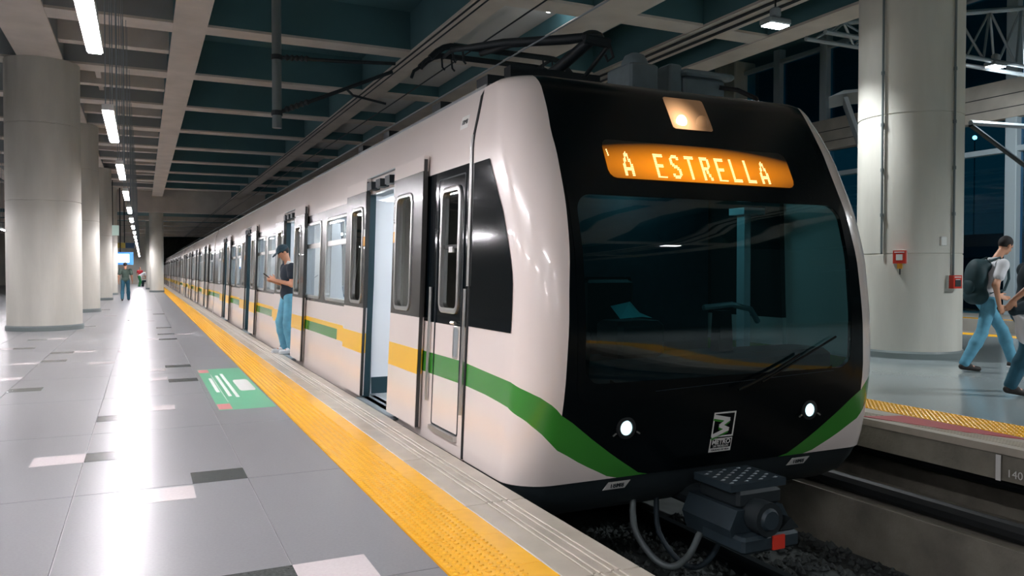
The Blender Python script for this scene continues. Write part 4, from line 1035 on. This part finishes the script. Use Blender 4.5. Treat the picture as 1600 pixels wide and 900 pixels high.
class Field:
    def __init__(s, k=.02): s.p = []; s.cut = []; s.k = k
    def cap(s, a, b, ra, rb=None, k=None): s.p.append(('c', np.array(a, float), np.array(b, float), ra, ra if rb is None else rb, k)); return s
    def ell(s, c, r, M=None, k=None): s.p.append(('e', np.array(c, float), np.array(r, float), np.eye(3) if M is None else M, None, k)); return s
    def plane(s, pt, n): s.cut.append((np.array(pt, float), np.array(n, float)/np.linalg.norm(n))); return s
    def grow(s, d, sel=None):
        g = Field(s.k)
        for i, q in enumerate(s.p):
            if sel is not None and i not in sel: continue
            g.p.append((q[0], q[1], q[2], q[3]+d, q[4]+d, q[5]) if q[0] == 'c' else (q[0], q[1], q[2]+d, q[3], None, q[5]))
        return g
    def mesh(s, name, h, mt, parent):
        lo = np.min([np.minimum(q[1], q[2])-max(q[3], q[4]) if q[0] == 'c' else q[1]-q[2].max() for q in s.p], 0)-3*h
        hi = np.max([np.maximum(q[1], q[2])+max(q[3], q[4]) if q[0] == 'c' else q[1]+q[2].max() for q in s.p], 0)+3*h
        n = np.ceil((hi-lo)/h).astype(int)+1; F = np.full(n, .5, np.float32)
        ax = [lo[i]+np.arange(n[i])*h for i in range(3)]
        for q in s.p:
            k = q[5] or s.k; m = .05+k
            a, b = ((np.minimum(q[1], q[2])-max(q[3], q[4]), np.maximum(q[1], q[2])+max(q[3], q[4])) if q[0] == 'c' else (q[1]-q[2].max(), q[1]+q[2].max()))
            i0 = np.maximum(((a-m-lo)/h).astype(int), 0); i1 = np.minimum(((b+m-lo)/h).astype(int)+2, n)
            X = np.stack(np.meshgrid(*[ax[i][i0[i]:i1[i]] for i in range(3)], indexing='ij'), -1)
            if q[0] == 'c':
                d = q[2]-q[1]; L = max(d@d, 1e-9); t = np.clip(((X-q[1])@d)/L, 0, 1)
                D = np.linalg.norm(X-q[1]-t[..., None]*d, axis=-1)-(q[3]+(q[4]-q[3])*t)
            else:
                Y = (X-q[1])@q[3]; k0 = np.linalg.norm(Y/q[2], axis=-1); k1 = np.linalg.norm(Y/q[2]**2, axis=-1); D = k0*(k0-1)/np.maximum(k1, 1e-6)
            sl = tuple(slice(i0[i], i1[i]) for i in range(3)); f = F[sl]
            w = np.clip(.5+.5*(f-D)/k, 0, 1); F[sl] = f*(1-w)+D*w-k*w*(1-w)
        if s.cut:
            X = np.stack(np.meshgrid(*ax, indexing='ij'), -1)
            for pt, nn in s.cut: F = np.maximum(F, (X-pt)@nn)
        V, Q = surf_nets(F, lo, h)
        me = bpy.data.meshes.new(name); me.from_pydata(V.tolist(), [], Q.tolist()); me.materials.append(mt); me.shade_smooth()
        o = bpy.data.objects.new(name, me); COL.objects.link(o); o.parent = parent; return o
def vlerp(a, b, t): return np.array(a, float)*(1-t)+np.array(b, float)*t
def person(loc, rz, label, J, st, h=.009, group=None):
    """J: joints in metres, figure faces +Y, X to its right (R) ; st: clothes"""
    root = empty('person', loc, label, 'person', group, rz=rz)
    A = {k: np.array(v, float) for k, v in J.items() if k not in ('face', 'curl')}
    fd = np.array(J.get('face', (0, 1, 0)), float); fd /= np.linalg.norm(fd)
    upv = A['head']-A['neck']; upv = upv-fd*(upv@fd)*.5; upv /= np.linalg.norm(upv); fd = fd-upv*(fd@upv); fd /= np.linalg.norm(fd); rt = np.cross(fd, upv)
    HM = np.stack([rt, fd, upv], 1); hc = A['head']; H = lambda x, y, z: hc+HM@np.array([x, y, z])
    hipc = (A['hipL']+A['hipR'])/2; shc = (A['shL']+A['shR'])/2
    sx = (A['shR']-A['shL']); sx /= np.linalg.norm(sx); spn = shc-hipc; spn /= np.linalg.norm(spn); fw = np.cross(spn, sx); fw /= np.linalg.norm(fw); sx = np.cross(fw, spn)
    TM = np.stack([sx, fw, spn], 1)
    f = Field(.03); names = []
    def mk(nm): names.append((nm, len(f.p)))
    mk('torso')
    f.ell(hipc+spn*.05, (.155, .11, .12), TM); f.ell(vlerp(hipc, shc, .42), (.135, .10, .16), TM); f.ell(vlerp(hipc, shc, .75), (.155, .112, .17), TM)
    f.cap(A['shL']-spn*.03, A['shR']-spn*.03, .058)
    mk('neck'); f.cap(shc+spn*.02, hc-upv*.05+fd*-.01, .056, .05)
    mk('head')
    f.ell(H(0, -.008, .03), (.074, .092, .09), HM); f.ell(H(0, .022, -.045), (.054, .062, .066), HM); f.ell(H(0, .055, -.085), (.026, .024, .02), HM)
    f.cap(H(0, .083, .012), H(0, .104, -.03), .010, .014, .012); f.cap(H(-.03, .078, .028), H(.03, .078, .028), .012, .012, .015)
    for q in (-1, 1): f.ell(H(q*.076, -.008, -.008), (.012, .022, .032), HM, .008)
    for sd in 'LR':
        mk('uarm'+sd); f.cap(A['sh'+sd], A['el'+sd], .052, .041)
        mk('farm'+sd); f.cap(A['el'+sd], A['wr'+sd], .041, .028)
        mk('hand'+sd)
        q = 1 if sd == 'R' else -1
        d = A['hd'+sd]-A['wr'+sd]; d /= np.linalg.norm(d); tv = np.array(J.get('thumb'+sd, (0, 1, 0)), float); tv -= d*(tv@d); tv /= np.linalg.norm(tv); nv = np.cross(d, tv)*(1 if J.get('flip'+sd) else -1)*q
        w0 = A['wr'+sd]; pc = w0+d*.05
        f.ell(pc, (.019, .042, .048), np.stack([nv, tv, d], 1), .012)
        cu = J.get('curl', .5)
        for i, ln in enumerate((.068, .076, .07, .056)):
            b0 = w0+d*(.088-.004*abs(i-1))+tv*(.03-.02*i); b1 = b0+(d*math.cos(cu*.6)+nv*math.sin(cu*.6))*ln*.5; b2 = b1+(d*math.cos(cu*1.5)+nv*math.sin(cu*1.5))*ln*.5
            f.cap(b0, b1, .0095, .009, .006); f.cap(b1, b2, .009, .0078, .006)
        t0 = w0+d*.03+tv*.03; t1 = t0+d*.03+tv*.03; f.cap(t0, t1, .013, .011, .01); f.cap(t1, t1+d*.03+tv*.006+nv*.01, .0105, .009, .006)
    for sd in 'LR':
        mk('thigh'+sd); f.cap(A['hip'+sd], A['kn'+sd], .086, .056)
        mk('calf'+sd); f.cap(A['kn'+sd], vlerp(A['kn'+sd], A['an'+sd], .35), .054, .056); f.cap(vlerp(A['kn'+sd], A['an'+sd], .35), A['an'+sd], .056, .037)
        mk('foot'+sd); f.cap(A['an'+sd]-np.array([0, 0, .03]), A['to'+sd], .04, .03); 
    names.append(('end', len(f.p)))
    rng = lambda *L: [i for (n0, a), (_, b) in zip(names[:-1], names[1:]) if n0 in L for i in range(a, b)]
    f.mesh('body', h, skin, root)
    # shirt
    sh = f.grow(.014, rng('torso', 'uarmL', 'uarmR'))
    for i, q in enumerate(sh.p):   # sleeves end before the elbow, shirt hangs a bit wider than the waist
        if q[0] == 'c' and i >= 4: sh.p[i] = ('c', q[1], vlerp(q[1], q[2], st.get('sleeve', .62)), q[3]+.004, q[4]+.016, q[5])
    sh.ell(hipc-spn*.0+spn*.06, (.168, .128, .13), TM)
    sh.plane(hipc-spn*st.get('hem', .06), -spn).plane(shc+spn*.075, spn*1.0)
    sho = sh.mesh('shirt', h, st['shirt'], root)
    if st.get('collar'):
        c_ = Field(.01).cap(shc+spn*.055-fw*.01, shc+spn*.085-fw*.005, .075, .066); c_.plane(shc+spn*.10+fw*.02, spn-fw*.25).plane(shc+spn*.045, -spn); c_.mesh('collar', h*.8, st['collar'], sho)
    tr_ = f.grow(.014, rng('thighL', 'thighR', 'calfL', 'calfR')); tr_.k = .02
    for i, q in enumerate(tr_.p):
        if i % 3: tr_.p[i] = ('c', q[1], q[2], q[3]+.008, q[4]+st.get('loose', .014), q[5])
    tr_.ell(hipc+spn*.035, (.165, .122, .12), TM); tr_.plane(hipc+spn*.10, spn)
    if 'anklecut' in st: tr_.plane((0, 0, st['anklecut']), (0, 0, -1))
    tr_.mesh('trousers', h, st['trousers'], root)
    for sd in 'LR':
        a, t_ = A['an'+sd], A['to'+sd]; dv = t_-a; dv[2] = 0; dv /= max(np.linalg.norm(dv), 1e-6); so = Field(.015)
        heel = np.array([a[0], a[1], 0])-dv*.035+np.array([0, 0, min(a[2]-.05, .0)*0+max(a[2]-.085, 0)+.035])
        toe = t_+dv*.02
        so.cap(heel, toe, .042, .034).cap(a-np.array([0, 0, .02]), vlerp(heel, toe, .45)+np.array([0, 0, .02]), .046, .04)
        so.plane(np.array([0, 0, min(heel[2], toe[2])-.034]), (0, 0, -1))
        s_ = so.mesh('shoe', h*.8, st['shoe'], root)
        B(-.0, .0, 0, 0, 0, 0) if 0 else None
        sl = Field(.01).cap(heel-np.array([0, 0, .022]), toe-np.array([0, 0, .016]), .046, .038); z0 = min(heel[2], toe[2])
        if abs(heel[2]-toe[2]) < .03:
            sl.plane((0, 0, z0-.012), (0, 0, 1)).plane((0, 0, z0-.036), (0, 0, -1)); sl.mesh('sole', h*.8, shoe_w, s_)
    hr_ = Field(.012).ell(H(0, -.018, .037), (.081, .096, .096), HM).plane(H(0, .045, .035), HM@np.array([0, .8, -.45]))
    hr_.plane(H(0, -.03, -.05), HM@np.array([0, -.25, -1])); 
    hr_.mesh('hair', h*.8, st.get('hair', hair_m), root)
    if st.get('cap'):
        cp_ = Field(.01).ell(H(0, -.008, .045), (.09, .107, .092), HM).plane(H(0, 0, .035), -(HM@np.array([0, .1, 1.])))
        co = cp_.mesh('cap', h*.7, st['cap'], root)
        br = Field(.01).ell(H(0, .10, .04), (.075, .095, .055), HM).plane(H(0, .1, .055), HM@np.array([0, .25, 1.])).plane(H(0, .1, .041), HM@np.array([0, -.25, -1.])); br.mesh('brim', h*.7, st['cap'], co)
    for q in (-1, 1): Field().ell(H(q*.03, .082, .008), (.011, .007, .006), HM).mesh('eye', .004, eye_m, root)
    Field().cap(H(-.02, .077, -.058), H(.02, .077, -.058), .007).mesh('mouth', .004, lips, root)
    return root, A, TM, H
# man in the doorway of the second door, facing the platform (-X), looking at his phone
J = dict(head=(0, .06, 1.655), neck=(0, -.02, 1.50), face=(0.05, .80, -.6), shL=(-.19, -.02, 1.42), shR=(.19, -.02, 1.42),
         elL=(-.21, -.02, 1.13), elR=(.21, -.0, 1.13), wrL=(-.10, .22, 1.20), wrR=(.06, .23, 1.19), hdL=(-.05, .31, 1.25), hdR=(.02, .32, 1.23), thumbL=(.2, .2, 1), thumbR=(-.2, .2, 1), curl=1.0,
         hipL=(-.09, -.02, .93), hipR=(.09, -.02, .93), knL=(-.10, .03, .50), knR=(.08, .10, .52), anL=(-.11, -.03, .09), anR=(.10, .02, .09), toL=(-.13, .13, .035), toR=(.12, .18, .035))
man, A_, TM_, H_ = person((2.16, 13.38, .003), math.radians(97), 'man in cap, navy shirt and light jeans reading his phone in an open train door', J, dict(shirt=shirt_n, trousers=denim, shoe=shoe_w, collar=offw, cap=cap_m, sleeve=.5, hem=.05))
ph = tag(B(-.037, .037, -.006, .006, -.07, .07, rubber, .004).build('phone', None, None, (0, 0, 0)), 'small dark phone held by the man in the train door', 'phone')
pm = man.matrix_basis @ Vector((-.02, .335, 1.27)); ph.location = pm; ph.rotation_euler = (math.radians(-50), 0, math.radians(97))
# walking man far along the platform, seen from behind
J = dict(head=(0, .02, 1.63), neck=(0, -.01, 1.48), face=(0, 1, -.05), shL=(-.2, 0, 1.41), shR=(.2, 0, 1.41), elL=(-.27, -.03, 1.13), elR=(.26, .02, 1.13), wrL=(-.28, .03, .88), wrR=(.28, .12, .90), hdL=(-.28, .06, .79), hdR=(.28, .16, .81),
         hipL=(-.09, 0, .92), hipR=(.09, 0, .92), knL=(-.12, -.04, .50), knR=(.11, .12, .52), anL=(-.13, -.2, .12), anR=(.12, .18, .09), toL=(-.14, -.06, .035), toR=(.13, .33, .04))
person((-.72, 40.2, 0), 0, 'man in olive shirt and teal jeans walking away down the left platform', J, dict(shirt=shirt_g, trousers=denim_d, shoe=shoe_d, hem=.1), h=.014)
# small group at the far column: one bending, one seated, one standing
J = dict(head=(0, .62, 1.28), neck=(0, .48, 1.24), face=(0, .5, -.8), shL=(-.18, .42, 1.2), shR=(.18, .42, 1.2), elL=(-.2, .5, .95), elR=(.2, .5, .95), wrL=(-.15, .6, .72), wrR=(.15, .6, .72), hdL=(-.12, .64, .64), hdR=(.12, .64, .64),
         hipL=(-.1, 0, .92), hipR=(.1, 0, .92), knL=(-.12, .1, .5), knR=(.12, .1, .5), anL=(-.12, 0, .09), anR=(.12, 0, .09), toL=(-.13, .16, .035), toR=(.13, .16, .035))
person((-.28, 74.5, 0), math.radians(-75), 'person in white shirt and green trousers bending over beside the far column', J, dict(shirt=shirt_w, trousers=trous_g, shoe=shoe_w), h=.02)
J = dict(head=(0, .1, 1.2), neck=(0, .03, 1.07), face=(0, 1, -.2), shL=(-.19, 0, 1.0), shR=(.19, 0, 1.0), elL=(-.25, .1, .74), elR=(.25, .1, .74), wrL=(-.15, .33, .72), wrR=(.15, .33, .72), hdL=(-.1, .41, .70), hdR=(.1, .41, .70),
         hipL=(-.1, 0, .5), hipR=(.1, 0, .5), knL=(-.12, .42, .5), knR=(.12, .42, .5), anL=(-.12, .44, .09), anR=(.12, .44, .09), toL=(-.13, .6, .035), toR=(.13, .6, .035))
person((.42, 75.5, 0), math.radians(75), 'person in dark clothes sitting by the far column in front of the bending figure', J, dict(shirt=cloth_d, trousers=cloth_d, shoe=shoe_d), h=.02)
tag(B(.25, .75, 75.25, 75.75, 0, .40, conc, .02).build('stone_seat', None, None, (.5, 75.5, 0)), 'low stone seat under the person in dark clothes by the far column', 'seat')
J = dict(head=(0, .02, 1.63), neck=(0, -.01, 1.48), face=(0, 1, 0), shL=(-.2, 0, 1.41), shR=(.2, 0, 1.41), elL=(-.25, -.03, 1.13), elR=(.25, -.02, 1.13), wrL=(-.26, .05, .88), wrR=(.26, .05, .88), hdL=(-.26, .08, .79), hdR=(.26, .08, .79),
         hipL=(-.09, 0, .92), hipR=(.09, 0, .92), knL=(-.1, .03, .5), knR=(.1, .03, .5), anL=(-.1, 0, .09), anR=(.1, 0, .09), toL=(-.12, .16, .035), toR=(.12, .16, .035))
person((-.25, 84, 0), math.radians(200), 'small far figure in red top standing behind the bending person', J, dict(shirt=shirt_r, trousers=shirt_w, shoe=shoe_w), h=.02)
# seated passenger inside the leading car, behind the first open door
J = dict(head=(0, .06, 1.22), neck=(0, 0, 1.08), face=(0, 1, -.15), shL=(-.19, 0, 1.0), shR=(.19, 0, 1.0), elL=(-.24, .08, .74), elR=(.24, .08, .74), wrL=(-.1, .3, .70), wrR=(.1, .3, .70), hdL=(-.03, .37, .68), hdR=(.03, .37, .68),
         hipL=(-.1, 0, .55), hipR=(.1, 0, .55), knL=(-.12, .43, .53), knR=(.12, .43, .53), anL=(-.12, .45, .09), anR=(.12, .45, .09), toL=(-.13, .6, .035), toR=(.13, .6, .035))
person((4.95, 11.3, .0), math.radians(90), 'passenger in red top sitting inside the leading car, seen through the open door', J, dict(shirt=shirt_r, trousers=denim_d, shoe=shoe_d), h=.014)
person((2.75, 9.75, .0), math.radians(-90), 'passenger in white top sitting by the train window next to the first door', J, dict(shirt=shirt_w, trousers=cloth_d, shoe=shoe_d), h=.014)
# man with backpack striding on the far platform (walks towards the right of the picture)
J = dict(head=(0, .22, 1.70), neck=(0, .10, 1.55), face=(-.15, 1, -.15), shL=(-.2, .06, 1.45), shR=(.2, .04, 1.45), elL=(-.27, .10, 1.15), elR=(.25, -.10, 1.17), wrL=(-.24, .30, 1.02), wrR=(.24, -.04, .90), hdL=(-.22, .38, .98), hdR=(.23, .02, .81),
         hipL=(-.09, -.04, .95), hipR=(.09, -.06, .95), knL=(-.1, .26, .55), knR=(.1, -.18, .52), anL=(-.1, .42, .12), anR=(.1, -.42, .12), toL=(-.1, .58, .06), toR=(.11, -.25, .035))
HD = -math.radians(90+25)+math.radians(5)
bp, A_, TM_, H_ = person((10.44, 6.98, 0), HD, 'man with dark backpack, white shirt and light jeans striding on the far platform', J, dict(shirt=shirt_w, trousers=denim, shoe=shoe_d, sleeve=.6, hem=.02, collar=shirt_w))
pk = empty('backpack', bp.location, 'dark teal backpack worn by the man in the white shirt', 'backpack', rz=HD)
Field(.04).ell((0, -.20, 1.26), (.17, .13, .26)).cap((-.06, -.2, 1.02), (.06, -.2, 1.02), .12).cap((-.05, -.12, 1.42), (.05, -.12, 1.42), .09).mesh('pack', .011, bag_m, pk)
Field(.03).ell((0, -.30, 1.14), (.11, .045, .12)).mesh('front_pocket', .01, bag_m, pk)
for q in (-1, 1): MB().tube([(q*.12, -.1, 1.48), (q*.13, .04, 1.535), (q*.13, .165, 1.42), (q*.13, .175, 1.25), (q*.15, .1, 1.1), (q*.14, -.1, 1.05)], .017, 8, bag_m).build('strap', None, pk, smooth=True, local=True)
# second walker, cut by the right edge of the picture
J = dict(head=(0, .28, 1.62), neck=(0, .18, 1.47), face=(-.1, 1, -.15), shL=(-.19, .12, 1.38), shR=(.19, .02, 1.42), elL=(-.24, .3, 1.12), elR=(.27, -.13, 1.22), wrL=(-.2, .5, 1.05), wrR=(.24, -.32, 1.06), hdL=(-.18, .58, 1.02), hdR=(.23, -.38, .97), thumbR=(0, 1, 0),
         hipL=(-.09, 0, .88), hipR=(.09, -.02, .88), knL=(-.1, .28, .52), knR=(.1, -.08, .48), anL=(-.1, .42, .12), anR=(.1, -.25, .13), toL=(-.1, .58, .06), toR=(.11, -.10, .035))
w2, A_, TM_, H_ = person((8.73, 5.42, 0), HD, 'walker in dark clothes with bare forearm, cut off by the right edge', J, dict(shirt=cloth_d, trousers=denim_d, shoe=shoe_d, sleeve=.35, hem=.02))
jk = empty('jacket', w2.location, 'dark jacket and pale bag carried at the hip of the right-edge walker', 'jacket', rz=HD)
Field(.03).cap((.2, -.30, .93), (.2, -.05, 1.0), .055, .09).cap((.2, -.05, .98), (.19, .1, .82), .09, .06).mesh('folded_jacket', .011, cloth_d, jk)
Field(.03).ell((.2, -.16, .74), (.06, .12, .17)).cap((.2, -.3, .92), (.2, -.2, .8), .03, .06).mesh('bag', .011, shirt_w, jk)
